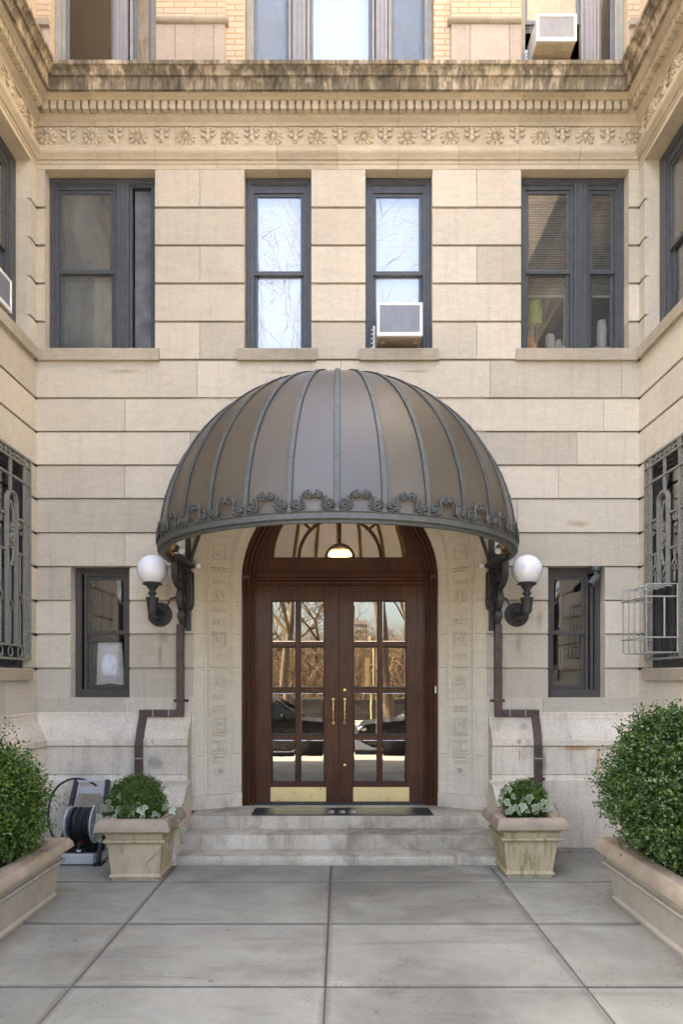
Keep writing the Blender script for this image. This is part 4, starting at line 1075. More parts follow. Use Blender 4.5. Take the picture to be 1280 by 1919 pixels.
# ---------------------------------------------------------------- downspouts
def downspout(s, label):
    t = thing('downspout', label, 'downspout', (s*1.7, 0, 0), 'copper downspouts beside the entrance')
    sx = lambda x: X_(x if s < 0 else (1271.5-x if x > 300 else 1271.5-x), -.045)
    w = .074; A = sx(337.5); B = sx(268); m = MB(); y = -.045
    zt_, zh = Z_(1170, y), Z_(1336.5, y)
    zl = Z_(1395, -.25)
    m.bar([(A, y, zt_), (A, y, zh-.037)], w, .06, lambda i: (1, 0, 0))
    m.box(min(A, B)+(.037 if s < 0 else .037), max(A, B)-.037, -.078, -.012, zh-.037, zh+.037)
    m.build('pipe', M_copper, t, bevel=.004)
    m = MB(); C = B - (.03 if s < 0 else -.03)*1.0
    C2 = (X_(259.5, -.24) if s < 0 else X_(1009, -.24))
    pts = [(B, -.05, zh+.037), (B+.0, -.05, zh-.03), ((B+C2)/2, -.16, Z_(1370, -.16)), (C2, -.24, zl), (C2, -.24, .12)]
    m.bar(pts, w, .06, lambda i: (1, 0, 0)); m.build('pipe', M_copper, t, bevel=.004)
    m = MB()
    for xx in (A+(B-A)*.3, A+(B-A)*.72): m.box(xx-.005, xx+.005, -.08, -.01, zh-.039, zh+.039)
    m.box(C2-.040, C2+.040, -.273, -.207, .93, .942); m.build('solder_seam', M_patina, t)
    m = MB()
    m.box(A-.042, A+.042, -.079, -.0, Z_(1313, y)-.012, Z_(1313, y)+.012); m.box(A-.08, A+.08, -.014, -.0, Z_(1313, y)-.014, Z_(1313, y)+.014)
    for q in (-1, 1): m.lathe([(.012, 0), (.008, .006)], 10, Matrix.Translation((A+q*.065, -.014, Z_(1313, y))) @ Matrix.Rotation(R(90), 4, 'X'))
    if s > 0: m.box(C2-.08, C2+.08, -.212, -.2005, .70, .73); m.box(C2-.042, C2+.042, -.275, -.2, .702, .728)
    m.build('strap', M_copper, t, bevel=.003)
downspout(-1, 'brown copper downspout bending around the stone base left of the doors'); downspout(1, 'brown copper downspout bending around the stone base right of the doors')

# ---------------------------------------------------------------- air conditioners
def aircon(T, uc, v0, wid, hei, w_out, w_in, label, und=True):
    t = thing('air_conditioner', label, 'air conditioner', T(uc, v0, w_out), 'window air conditioners')
    a, b = uc-wid/2, uc+wid/2
    m = MB(T); m.box(a+.006, b-.006, v0, v0+hei-.006, w_out+.01, w_in); m.build('casing', M_lgrey, t, bevel=.006)
    m = MB(T); m.ring(a, b, v0-.004, v0+hei, .03, w_out, w_out+.02, tt=.028, tb=.04)
    m.build('frame', M_white, t, bevel=.004)
    m = MB(T); m.box(a+.03, b-.03, v0+.036, v0+hei-.028, w_out+.012, w_out+.016)
    n = 46
    for k in range(n): z = v0+.04+(hei-.072)*k/n; m.box(a+.032, b-.032, z, z+.003, w_out+.006, w_out+.012)
    for k in range(6): u = a+.05+(wid-.1)*k/5; m.box(u, u+.003, v0+.036, v0+hei-.03, w_out+.004, w_out+.008)
    m.build('fin_grille', M_acgrille, t)
    m = MB(T); m.box(a+.01, b-.01, v0-.012, v0-.001, w_out+.022, w_in-.01); m.box(a+.12, b-.18, v0-.018, v0-.012, w_out+.06, w_out+.08)
    for q in (a+.05, b-.09): m.box(q, q+.04, v0-.028, v0-.012, w_out+.12, w_out+.18)
    m.build('base_pan', M_acunder, t, bevel=.003)
    m = MB(T); m.box(a-.07, a-.004, v0, v0+hei*.7, w_in-.06, w_in-.05)
    for k in range(5): m.box(a-.07, a-.004, v0+hei*.7*k/5, v0+hei*.7*k/5+.008, w_in-.066, w_in-.06)
    m.build('side_panel', M_white, t)
    return t
D_ = 7.31
aircon(Tb, X_(749.5, -.14), Z_(628.5, -.14), 86*(D_-.14)/F, 62*(D_-.14)/F+.0, -.14, .20, 'white air conditioner under the blind in the third window from the left, middle row')
aircon(Tb, X_(1044, -.2), Z_(75.5, -.2), 76*(D_-.2)/F, 50*(D_-.2)/F, -.2, .18, 'beige-bottomed white air conditioner in the top right window above the ledge')
aircon(Tl, .95, 5.33, .62, .31, -.05, .27, 'grey air conditioner cut by the left photo edge in the left wing window')

# ---------------------------------------------------------------- things on the sill behind the right-hand middle-row window
wy = .27
def sillthing(name, label, cat, u): return thing(name, label, cat, (u, wy, 5.29))
t = sillthing('table_lamp', 'green shaded lamp behind the lower right-hand pane of the middle row', 'lamp', X_(1005, wy))
m = MB(); m.lathe([(.085, 0), (.078, .27)], 24, Matrix.Translation((X_(1006, wy), wy+.08, Z_(612, wy+.08)))); m.build('lamp_shade', M_lampg, t, smooth=50)
m = MB(); m.tube([(X_(1008, wy), wy+.08, 5.31), (X_(1008, wy), wy+.08, Z_(590, wy))], .012, 8); m.build('lamp_stem', M_black, t)
m = MB(); m.sphere((X_(996, wy), wy-.01, 5.43), .055, 14, 10, (1, 1, 1.3)); m.sphere((X_(996, wy), wy-.01, 5.52), .035, 12, 8); tag(m.build('figurine', M_org, None, smooth=60), 'orange rounded figurine below the green lampshade in the window', 'figurine')
def jar(x, zz, r, h, label, cat='jar', mat=M_ivory):
    t = thing(cat.replace(' ', '_'), label, cat, (X_(x, wy), wy, zz)); c = Matrix.Translation((X_(x, wy), wy, zz))
    m = MB(); m.lathe([(r*.92, 0), (r, .01), (r, h*.8), (r*.8, h*.87)], 20, c); m.build('body', mat, t, smooth=40)
    m = MB(); m.lathe([(r*.86, h*.872), (r*.86, h), (r*.8, h*1.02), (0, h*1.02)], 20, c); m.build('lid', mat, t, smooth=40)
jar(1032, 5.42, .052, .15, 'taller ivory lidded jar on the box in the right-hand window'); jar(1047.5, 5.42, .036, .09, 'short ivory pot beside the taller jar in the right-hand window', 'pot')
jar(1128, 5.42, .055, .30, 'tall pale cylinder in the narrow window pane at far right', 'canister', M_opal)
m = MB(Tb); m.box(X_(990, wy), X_(1055, wy), 5.29, 5.40, wy-.06, wy+.12); m.box(X_(1025, wy), X_(1060, wy), 5.402, 5.418, wy-.07, wy+.1); tag(m.build('storage_box', M_ivory, None, bevel=.004), 'low ivory box carrying the jars behind the right-hand pane', 'box')
m = MB(Tb); m.box(X_(1110, wy), X_(1146, wy), 5.29, 5.418, wy-.06, wy+.1); tag(m.build('storage_box', M_ivory, None, bevel=.004), 'small ivory box under the pale cylinder in the narrow pane', 'box')

# ---------------------------------------------------------------- security camera, wall sensor
t = thing('security_camera', 'dark bullet security camera under the lintel of the small right-hand window', 'security camera', (X_(1115), .05, 2.96))
cxx, cyy = X_(1117, .03), .03
m = MB(); m.lathe([(.045, 0), (.05, .02), (.05, .045)], 20, Matrix.Translation((cxx, cyy, courses[4]-.046))); m.tube([(cxx, cyy, courses[4]-.04), (cxx-.005, cyy-.02, courses[4]-.085)], .018, 10); m.build('mount', M_iron, t, smooth=40)
m = MB(); dr = Vector((-.62, -.5, -.6)).normalized(); p0 = Vector((cxx+.02, cyy-.0, courses[4]-.10)); m.tube([p0, p0+dr*.02, p0+dr*.17, p0+dr*.18], [.03, .036, .036, .03], 18); m.build('camera_body', M_iron, t, smooth=50)
m = MB(); m.tube([p0+dr*.178, p0+dr*.186], .027, 16); m.build('lens', M_black, t)
m = MB(); x = X_(817.5, .1); m.box(x-.006, x+.008, .13, .155, Z_(1299, .1), Z_(1286, .1)); tag(m.build('door_sensor', M_white, None, bevel=.002), 'tiny white sensor stuck on the jamb right of the doors', 'sensor')

# ---------------------------------------------------------------- window grilles and cage
def grille(T, label, cut=None):
    t = thing('window_grille', label, 'window grille', T(.6, 1.95, 0), 'wrought iron grilles on the wing windows')
    u0, u1, v0, v1 = .165, 1.035, 1.95, 4.045; w = -.012
    m = MB(T); m.ring(u0, u1, v0, v1, .022, w-.012, w+.012)
    m.build('outer_frame', M_grille, t)
    m = MB(T); iu0, iu1 = .275, .925; vb = cut or 2.09
    m.box(iu0, iu0+.04, v0+.022, v1-.022, w-.010, w+.010); m.box(iu1-.04, iu1, v0+.022, v1-.022, w-.010, w+.010)
    for z in (3.93, 3.755): m.box(u0+.022, u1-.022, z, z+.02, w-.016, w+.008)
    m.box(.58, .62, 3.775, 3.93, w-.009, w+.009); m.box(.58, .62, 3.60, 3.755, w-.009, w+.009)
    for z in (3.355, 3.01):
        m.box(iu0+.04, .49, z, z+.02, w-.014, w+.008); m.box(.71, iu1-.04, z, z+.02, w-.014, w+.008); m.box(u0+.022, iu0, z, z+.014, w-.01, w+.006); m.box(iu1, u1-.022, z, z+.014, w-.01, w+.006)
    if not cut: m.box(iu0+.04, iu1-.04, 2.085, 2.105, w-.014, w+.008)
    # arch
    pts = [(.49+.02, vb)] + [(.6-.10*cos(pi*i/14), 3.50+.10*sin(pi*i/14)) for i in range(15)] + [(.69, vb)]
    P3 = [T(a, b, w-.012) for a, b in pts]
    mm = MB(); mm.bar(P3, .04, .02, lambda i: Vector(T(0, 0, 1))-Vector(T(0, 0, 0)))
    mm.build('arch_bar', M_grille, t, smooth=50)
    m.build('bar', M_grille, t)
    m = MB()
    def tw(u, z0, z1):       # twisted rod with a basket knop
        zc = (z0+z1)/2; P = lambda du, z, dw=0: T(u+du, z, w+dw)
        m.tube([P(0, z0), P(0, zc-.07)], .010, 6); m.tube([P(0, zc+.07), P(0, z1)], .010, 6)
        for ph in (0, pi):
            for a0, a1 in ((z0+.05, zc-.09), (zc+.09, z1-.05)):
                if a1 > a0: m.tube([P(.009*cos(z*90+ph), z, .009*sin(z*90+ph)) for z in [a0+(a1-a0)*i/40 for i in range(41)]], .005, 4)
        for ph in range(4): m.tube([P(.026*sin(pi*i/10)*cos(ph*pi/2+i*.3), zc-.07+.014*i, .026*sin(pi*i/10)*sin(ph*pi/2+i*.3)) for i in range(11)], .005, 5)
    zl = vb+.02
    tw(.40, zl, 3.01); tw(.80, zl, 3.01); tw(.60, zl, 2.86)
    m.build('twisted_rod', M_grille, t, smooth=60)
    m = MB()
    # oval cartouche and scrolls
    m.tube([T(.6+.068*cos(2*pi*i/32)*(1 if abs(sin(2*pi*i/32)) < .8 else .9), 3.19+.32*sin(2*pi*i/32), w) for i in range(32)], .011, 6, closed=True)
    rnd = random.Random(3)
    for i in range(46):
        a = rnd.uniform(0, 2*pi); r_ = rnd.uniform(.1, 1); c = T(.6+.05*r_*cos(a), 3.20+.17*r_*sin(a), w-rnd.uniform(0, .012)); m.sphere(c, rnd.uniform(.007, .015), 6, 5)
    for i in range(14):
        a = 2*pi*i/14; m.sphere(T(.6+.076*cos(a), 3.19+.31*sin(a), w-.004), .015, 6, 5)
    def scroll(cu, cv, r_, d=1, n=18): m.tube([T(cu+d*r_*(1-.75*i/n)*cos(i*.5), cv+r_*(1-.75*i/n)*sin(i*.5), w) for i in range(n)], .007, 5)
    for k in range(7): scroll(.33+.09*k, 3.985, .032, 1 if k % 2 else -1)
    z = 2.05
    while z < 3.9:
        scroll(.232, z, .034, 1); scroll(.968, z, .034, -1); scroll(.232, z+.055, .022, -1); scroll(.968, z+.055, .022, 1); z += .105
    scroll(.40, 3.30, .04, 1); scroll(.80, 3.30, .04, -1); scroll(.375, 3.23, .02); scroll(.825, 3.23, .02, -1)
    if not cut:
        for u in (.40, .60, .80): m.tube([T(u+.045*cos(2*pi*i/18), 2.03+.05*sin(2*pi*i/18), w) for i in range(18)], .008, 5, closed=True)
    m.build('scrollwork', M_grille, t, smooth=60)
grille(Tl, 'grey wrought iron grille with twisted rods over the left wing window'); grille(Tr, 'grey wrought iron grille above the wire cage on the right wing window', 2.67)
t = thing('wire_cage', 'pale wire cage projecting below the grille on the right wing window', 'wire cage', (3.05, -.6, 2.0))
y0c, y1c, xi, xo_, zb2, zt2 = -.885, -.36, 2.89, 3.19, 2.01, 2.655
m = MB(); r_ = .0065
def wire(p, rr=r_): m.tube(p, rr, 6)
for y in [y0c+(y1c-y0c)*k/4 for k in range(5)]:
    wire([(xo_, y, zt2), (xi+.02, y, zt2), (xi+.004, y, zt2-.004), (xi, y, zt2-.02), (xi, y, zb2+.03), (xi+.01, y, zb2+.008), (xi+.03, y, zb2), (xo_, y, zb2)])
for x in (xi+.1, xi+.2): wire([(x, y0c, zt2), (x, y1c, zt2)]); wire([(x, y0c, zb2), (x, y1c, zb2)])
for z in (zt2-.12, zb2+.14): 
    wire([(xi-.006, y0c-.01, z), (xi-.006, y1c+.03, z)], .008)
    wire([(xi, y0c-.006, z), (xo_, y0c-.006, z)], .008); wire([(xi, y1c, z), (xo_, y1c, z)])
wire([((xi+xo_)/2+.02, y0c, zt2-.12), ((xi+xo_)/2+.02, y0c, zb2+.14)], .009)
wire([(xo_-.005, y0c, zt2), (xo_-.005, y0c, zb2)], .009)
m.build('wire_frame', M_cage, t, smooth=60)

# ---------------------------------------------------------------- paving, street, kerb
PX = [-1.545-1.47*2, -1.545-1.47, -1.545, -.083, 1.415, 1.415+1.47, 1.415+2.94]
PY = [-1.39-1.0*k for k in range(0, 6)]
m = MB(); g = .0045
def slab(x0, x1, y0, y1):
    m.tone = random.uniform(-1, 1); gg = g*random.uniform(.7, 1.3); e = .006
    gy = gg*2.6; c = .05
    a = [(x0+gg, y0+gy), (x1-gg, y0+gy), (x1-gg, y1-gy), (x0+gg, y1-gy)]
    b = [(x0+gg+e, y0+gy+e), (x1-gg-e, y0+gy+e), (x1-gg-e, y1-gy-e), (x0+gg+e, y1-gy-e)]
    d = [(x0+gg+c, y0+gy+c), (x1-gg-c, y0+gy+c), (x1-gg-c, y1-gy-c), (x0+gg+c, y1-gy-c)]
    m.add([(x, y, 0) for x, y in d], [(0,1,2,3)]); tn = m.tone; m.tone = tn+.7
    m.add([(x, y, 0) for x, y in b+d], [(i, (i+1) % 4, 4+(i+1) % 4, 4+i) for i in range(4)]); m.tone = tn-.6
    m.add([(x, y, -.03) for x, y in a] + [(x, y, -.004) for x, y in a] + [(x, y, 0) for x, y in b],
          [] + [(i, (i+1) % 4, 4+(i+1) % 4, 4+i) for i in range(4)] + [(4+i, 4+(i+1) % 4, 8+(i+1) % 4, 8+i) for i in range(4)])
for i in range(6):
    slab(PX[i], PX[i+1], PY[0], -.0)
    for j in range(5): slab(PX[i], PX[i+1], PY[j+1], PY[j])
tag(m.build('courtyard_paving', M_conc), kind='structure')
m = MB(); m.box(-4.5, 4.4, -6.39, .1, -.06, -.0055); tag(m.build('paving_bed', M_joint), kind='structure')
m = MB(); m.add([(-60, -9.3, -.27), (60, -9.3, -.27), (60, -6.39, -.02), (-60, -6.39, -.02)], [(0, 1, 2, 3)]); m.box(-60, 60, -9.5, -9.3, -.6, -.268); tag(m.build('pavement', M_side), kind='structure')
m = MB(); m.add([(-60, -20.5, -.42), (60, -20.5, -.42), (60, -9.5, -.42), (-60, -9.5, -.42)], [(0, 1, 2, 3)]); tag(m.build('road', M_asph), kind='structure')
m = MB(); m.box(-60, 60, -24, -20.5, -.5, -.15); tag(m.build('far_pavement', M_side), kind='structure')
m = MB(); m.add([(-400, -600, -.5), (400, -600, -.5), (400, 100, -.5), (-400, 100, -.5)], [(0, 1, 2, 3)]); tag(m.build('ground', M_grass), kind='structure')
m = MB(); n = 30; vs = []
for j in range(9):
    for i in range(n+1): x = -90+180*i/n; vs.append((x, -24.6-j*9, -.1+ (j*.45) + .4*sin(x*.13+j)))
m.add(vs, [(j*(n+1)+i, j*(n+1)+i+1, (j+1)*(n+1)+i+1, (j+1)*(n+1)+i) for j in range(8) for i in range(n)]); tag(m.build('park_slope', M_grass, smooth=80), kind='structure')

# ---------------------------------------------------------------- planters
def frustum_planter(name, label, cat_group, cx, cy, wx, wy_, h, flare, matb, matr, rimz, rimw=.075, mould=.02):
    t = thing(name, label, 'planter', (cx, cy, 0), cat_group)
    def sect(mb, prof, cap=None):
        n = len(prof); vs = []
        for o, z in prof:
            a, b = wx/2+o, wy_/2+o; vs += [(cx-a, cy-b, z), (cx+a, cy-b, z), (cx+a, cy+b, z), (cx-a, cy+b, z)]
        mb.add(vs, [(4*i+k, 4*i+(k+1) % 4, 4*i+4+(k+1) % 4, 4*i+4+k) for i in range(n-1) for k in range(4)])
    m = MB(); hb = rimz[0]
    sect(m, [(-.02, .0), (-.004, 0), (-.004, .022), (.012, .026), (.014, .038), (.004, .052), (-.002, .06), (flare, hb-.115), (flare+.022, hb-.105), (flare+.034, hb-.09), (flare+.028, hb-.075), (flare+.008, hb-.07), (flare+.012, hb-.03), (flare+.03, hb-.012), (flare+.04, hb-.002)])
    m.build('body', matb, t, smooth=30)
    m = MB(); ro = .112; h0, h1 = rimz; pr = [(flare+.02, h0), (ro-.012, h0), (ro, h0+.008)]
    for i in range(1, 8):
        a = pi/2*i/8; pr.append((ro - (rimw*1.25)*(1-cos(a))*.62, h0+.01+(h1-h0-.01)*sin(a)))
    pr += [(ro-rimw*.95, h1), (ro-rimw*1.5, h1-.01), (ro-rimw*1.75, h1-.05), (ro-rimw*1.75, h1-.16)]
    sect(m, pr); m.build('rim', matr, t, smooth=45)
    o = ro-rimw*1.74; m = MB(); a, b = wx/2+o, wy_/2+o; nx, ny = max(6, int(a*2/.05)), max(6, int(b*2/.05)); vs = []
    for j in range(ny+1):
        for i in range(nx+1): vs.append((cx-a+2*a*i/nx, cy-b+2*b*j/ny, h1-.055+random.uniform(-.012, .012)))
    m.add(vs, [(j*(nx+1)+i, j*(nx+1)+i+1, (j+1)*(nx+1)+i+1, (j+1)*(nx+1)+i) for j in range(ny) for i in range(nx)]); m.build('soil', M_soil, t)
    return t
pA = frustum_planter('stone_planter', 'small square cracked buff stone planter beside the hose reel', 'square stone planters flanking the steps', -1.79, -1.137, .426, .43, .55, .024, M_plS, M_plRim, (.437, .548))
pB = frustum_planter('stone_planter', 'small square buff stone planter with green moss streaks right of the steps', 'square stone planters flanking the steps', 1.685, -1.06, .406, .42, .55, .032, M_plS2, M_plRim, (.437, .540))
# crack in the left planter
m = MB(); cr = [(X_(274.5, -1.36), .13), (X_(276, -1.36), .165), (X_(284, -1.37), .20), (X_(291, -1.375), .235), (X_(298.5, -1.38), .262)]
m.tube([(x, -1.3525-.026*(z-.06)/.26, z) for x, z in cr], [.001, .002, .0022, .002, .001], 4); m.build('crack', M_joint, pA)
pC = frustum_planter('long_planter', 'long grey stone trough with shrub at the left edge of the courtyard', 'long stone troughs along the wings', -2.665, -3.25, .76, 2.80, .5, .030, M_plL, M_plRim, (.39, .485), .095)
pD = frustum_planter('long_planter', 'long grey stone trough with shrub at the right edge of the courtyard', 'long stone troughs along the wings', 2.555, -3.28, .78, 2.72, .5, .034, M_plL, M_plRim, (.385, .505), .095)

# ---------------------------------------------------------------- foliage
def leaf_mesh(name, P, N, size, mat, parent, rng, asp=.55, tones=None):
    """small folded oval leaves at points P looking roughly along N"""
    n = len(P); up = rng.normal(size=(n, 3)); N = N+rng.normal(size=(n, 3))*.55; N /= np.linalg.norm(N, axis=1)[:, None]
    t = np.cross(N, up); t /= np.linalg.norm(t, axis=1)[:, None]; b = np.cross(N, t)
    sz = (size*rng.uniform(.65, 1.25, n))[:, None]; w = sz*asp
    v0 = P; v1 = P+t*sz*.5+b*w*.5+N*sz*.06; v2 = P+t*sz; v3 = P+t*sz*.5-b*w*.5+N*sz*.06
    V = np.stack([v0, v1, v2, v3], 1).reshape(-1, 3)
    me = bpy.data.meshes.new(name); me.vertices.add(4*n); me.vertices.foreach_set('co', V.astype(np.float32).ravel())
    me.loops.add(4*n); me.loops.foreach_set('vertex_index', np.arange(4*n, dtype=np.int32))
    me.polygons.add(n); me.polygons.foreach_set('loop_start', np.arange(0, 4*n, 4, dtype=np.int32))
    me.update(calc_edges=True); at = me.attributes.new('tone', 'FLOAT', 'FACE')
    at.data.foreach_set('value', (tones if tones is not None else rng.uniform(0, 1, n)).astype(np.float32))
    me.materials.append(mat); o = bpy.data.objects.new(name, me); COL.objects.link(o)
    if parent: o.parent = parent; o.matrix_parent_inverse = PINV[parent.name]
    return o
def shrub(name, label, cat, blobs, base, nclump, per, lsize, mat, seed, group=None, spread=.05, spike=.06):
    """blobs: ellipsoids (centre, radii). Sprigs of leaves start from the crown's outer shell"""
    rng = np.random.default_rng(seed); t = thing(name, label, cat, base, group)
    wts = np.array([b[1][0]*b[1][1]+b[1][2]*b[1][0] for b in blobs]); wts = wts/wts.sum()
    idx = rng.choice(len(blobs), nclump, p=wts); C = np.array([b[0] for b in blobs])[idx]; Rr = np.array([b[1] for b in blobs])[idx]
    d = rng.normal(size=(nclump, 3)); d /= np.linalg.norm(d, axis=1)[:, None]
    nz = np.sin(d[:, 0]*7+seed)*np.sin(d[:, 1]*6+1)*np.sin(d[:, 2]*8+2)
    n2 = np.sin(d[:, 0]*17+seed*2)*np.sin(d[:, 1]*15+3)*np.sin(d[:, 2]*19+1)
    rad = rng.uniform(.40, 1.0, nclump)**.5*(1+.17*nz+.10*n2)+np.abs(rng.normal(size=nclump))*spike-.03
    A = C+d*Rr*rad[:, None]
    ax = d/Rr; ax /= np.linalg.norm(ax, axis=1)[:, None]; ax = ax+rng.normal(size=ax.shape)*.45+np.array([0, 0, .35]); ax /= np.linalg.norm(ax, axis=1)[:, None]
    # sprig: leaves in pairs along the axis
    s = np.repeat(np.arange(nclump), per); k = np.tile(np.arange(per), nclump)/per
    P = A[s]+ax[s]*(k*spread*1.6)[:, None]+rng.normal(size=(len(s), 3))*spread*.16
    Nn = ax[s]*.5+rng.normal(size=(len(s), 3))*.8+np.array([0, 0, .4])
    tn = np.clip((rng.uniform(0, .5, nclump)+.22*n2+.10)[s]+rng.uniform(-.1, .35, len(s))+.25*k, 0, 1)
    keep = P[:, 2] > base[2]-.02
    leaf_mesh('foliage', P[keep], Nn[keep], lsize, mat, t, rng, tones=tn[keep])
    m = MB(); cs = [b[0] for b in blobs]
    for i in range(26):
        c = cs[rng.integers(len(cs))]; rr = blobs[0][1]; e = np.array(c)+np.clip(rng.normal(size=3), -1, 1)*np.array(rr)*.38-np.array([0, 0, .1])
        bx = (c[0]+rng.uniform(-.12, .12)*rr[0]/.5, c[1]+rng.uniform(-.15, .15), base[2]); md = (np.array(bx)+e)/2+rng.normal(size=3)*.03
        m.tube([bx, tuple(md), tuple(e)], [.010, .007, .003], 5)
    m.build('branch', M_branch, t); return t
shrub('boxwood_shrub', 'large loose bright green boxwood shrub in the left stone trough', 'shrub',
      [((-2.76, -2.62, .98), (.52, .58, .40)), ((-2.70, -2.34, .80), (.44, .42, .32)), ((-2.82, -2.9, 1.10), (.40, .5, .30)), ((-2.40, -2.45, .98), (.15, .24, .13)), ((-2.55, -2.38, .66), (.30, .36, .16))], (-2.66, -2.65, .43), 8500, 12, .027, M_box, 11, 'boxwood shrubs in the stone troughs', .085, .10)
shrub('boxwood_shrub', 'larger dense dark green boxwood shrub in the right stone trough', 'shrub',
      [((2.60, -2.55, 1.02), (.62, .60, .46)), ((2.52, -2.30, .90), (.54, .38, .32)), ((2.42, -2.45, 1.26), (.32, .38, .24)), ((2.85, -3.0, 1.20), (.50, .6, .36)), ((2.40, -2.7, .80), (.38, .5, .24))], (2.55, -2.7, .45), 11500, 12, .027, M_boxR, 12, 'boxwood shrubs in the stone troughs', .075, .06)
def ball(label, c, r, n, seed, par_seed):
    shrub('boxwood_ball', label, 'shrub', [((c[0], c[1], c[2]), (r, r, r*.92)), ((c[0], c[1], c[2]-.3*r), (r*1.06, r*1.06, r*.6))], (c[0], c[1], .50), n, 8, .016, M_ball, seed, 'clipped boxwood balls in the square planters', .022, .035)
ball('clipped round boxwood in the cracked planter by the hose reel', (X_(256, -1.12), -1.12, Z_(1499, -1.12)), .235, 6500, 21, 0)
ball('smaller yellow-green boxwood in the mossy planter', (X_(984, -1.05), -1.05, Z_(1497, -1.05)), .18, 3800, 22, 0)

def ivy(label, leaves, base, seed, stems):
    rnd = random.Random(seed); t = thing('ivy_plant', label, 'ivy', base, 'variegated ivy trailing from the square planters')
    g = MB(); e = MB(); shape = [(0, -.30), (.26, -.38), (.42, -.10), (.60, .12), (.34, .28), (.22, .55), (0, .95), (-.22, .55), (-.34, .28), (-.60, .12), (-.42, -.10), (-.26, -.38)]
    for (c, s) in leaves:
        a = rnd.uniform(-.9, .9)+pi; tilt = rnd.uniform(-.5, .6); yaw = rnd.uniform(-.7, .7)
        Mx = Matrix.Translation(c) @ Matrix.Rotation(yaw, 4, 'Z') @ Matrix.Rotation(R(90)-tilt, 4, 'X') @ Matrix.Rotation(a, 4, 'Z')
        g.tone = e.tone = rnd.uniform(.1, .9); L = s*.78
        lim = rnd.uniform(.74, .9)
        P = lambda x, y, z=0: tuple(Mx @ Vector((x*L, y*L, z*L)))
        outer = [P(x, y, .10*abs(x)-.12*y*y) for x, y in shape]; inner = [P(x*lim, y*lim, .10*abs(x*lim)-.12*(y*lim)**2+.006) for x, y in shape]
        n = len(shape); g.add(inner+[P(0, .12, .02)], [(i, (i+1) % n, n) for i in range(n)])
        e.add(outer+inner, [(i, (i+1) % n, n+(i+1) % n, n+i) for i in range(n)])
    g.build('leaf_blade', M_ivy, t, recalc=False); e.build('leaf_margin', M_ivyE, t, recalc=False)
    m = MB()
    for st_ in stems: m.tube(st_, .0035, 5)
    m.build('vine', M_branch, t)
rnd = random.Random(5)
def L3(lst, Y): return [((X_(x, Y+dy), Y+dy, Z_(y, Y+dy)), s*.0048) for x, y, s, dy in lst]
LA = [(193,1512,17,0),(205,1514,20,0),(222,1518,21,.02),(186,1530,15,0),(182,1543,14,-.02),(190,1562,12,-.04),(186,1572,11,-.04),(222,1490,13,.05),(244,1525,15,0),(252,1515,18,.02),(263,1517,20,0),(272,1512,14,0),(266,1530,13,-.02),(290,1524,14,0),(296,1527,13,0),(309,1512,17,0),(322,1518,16,0),(330,1524,14,-.02),(326,1532,11,-.02),(213,1530,13,-.02),(341,1554,11,-.02),(316,1585,10,-.05),(341,1580,8,-.02),(178,1505,12,0),(236,1512,14,.03),(283,1530,11,-.02),(333,1538,9,0),(203,1502,13,.04),(258,1506,12,.03)]
ivy('variegated ivy around the boxwood in the cracked left planter', L3(LA, -1.36), (-1.79, -1.2, .5), 3,
    [[(-1.65, -1.3, .50), (X_(325, -1.36), -1.38, Z_(1525, -1.36)), (X_(333, -1.36), -1.4, .52), (X_(340, -1.36), -1.4, .43), (X_(341, -1.36), -1.4, .34)], [(X_(325, -1.36), -1.4, .48), (X_(322, -1.36), -1.42, .38), (X_(316, -1.36), -1.41, .30)], [(-1.95, -1.3, .50), (X_(186, -1.36), -1.36, .54), (X_(182, -1.36), -1.4, .46), (X_(187, -1.36), -1.4, .36)]])
LB = [(944,1481,18,0),(955,1478,14,.02),(938,1500,15,0),(950,1503,19,0),(960,1515,18,0),(968,1512,14,0),(980,1498,17,.03),(981,1510,20,0),(993,1494,20,.02),(1004,1512,17,0),(1012,1510,18,0),(1020,1502,15,0),(1030,1512,15,0),(1022,1517,13,-.02),(953,1520,13,-.02),(972,1522,12,-.02),(1008,1520,14,-.02),(962,1492,14,.03),(1028,1500,12,0),(940,1490,12,0),(948,1472,12,0),(990,1520,11,-.02)]
ivy('variegated ivy around the boxwood in the mossy right planter', L3(LB, -1.30), (1.68, -1.2, .5), 4, [[(1.5, -1.2, .5), (X_(945, -1.3), -1.3, .62), (X_(944, -1.3), -1.3, .72)], [(1.85, -1.2, .5), (1.95, -1.28, .55), (X_(1040, -1.3), -1.28, .66)]])

# ---------------------------------------------------------------- hose reel cart
HR = thing('hose_reel_cart', 'grey and black hose reel cart with wound black hose beside the left planter', 'hose reel', (-2.4, -.75, 0))
yb, yt = -.86, -.42
Pn = lambda x, y, Y: Vector((X_(x, Y), Y, Z_(y, Y)))
m = MB()   # side rails
for (xb_, xt_) in ((109, 143), (183, 202.5)):
    a = Pn(xb_, 1624 if xb_ > 150 else 1612, yb); b = Pn(xt_, 1462, yt); a.z = max(a.z, .012)
    m.bar([a, a.lerp(b, .3), a.lerp(b, .6), b], .034, .06, lambda i: (1, 0, 0))
    f = Vector((a.x, yt+.02, .02)); m.bar([a.lerp(b, .30), Vector((a.x, -.45, .10)), f], .03, .05, lambda i: (1, 0, 0))
m.box(Pn(176, 0, yb).x, Pn(192, 0, yb).x, yb-.05, yb+.10, .0, .016); m.build('side_frame', M_black, HR, bevel=.006)
m = MB()   # handle plate
xa, xb_ = X_(138, yt), X_(197, yt); za, zb3 = Z_(1493, yt), Z_(1461, yt)
sl = (yb-yt)/(Z_(1624, yb)-Z_(1461, yt))
def H(x0, x1, z0, z1): m.box(x0, x1, yt-.024, yt+.012, z0, z1)
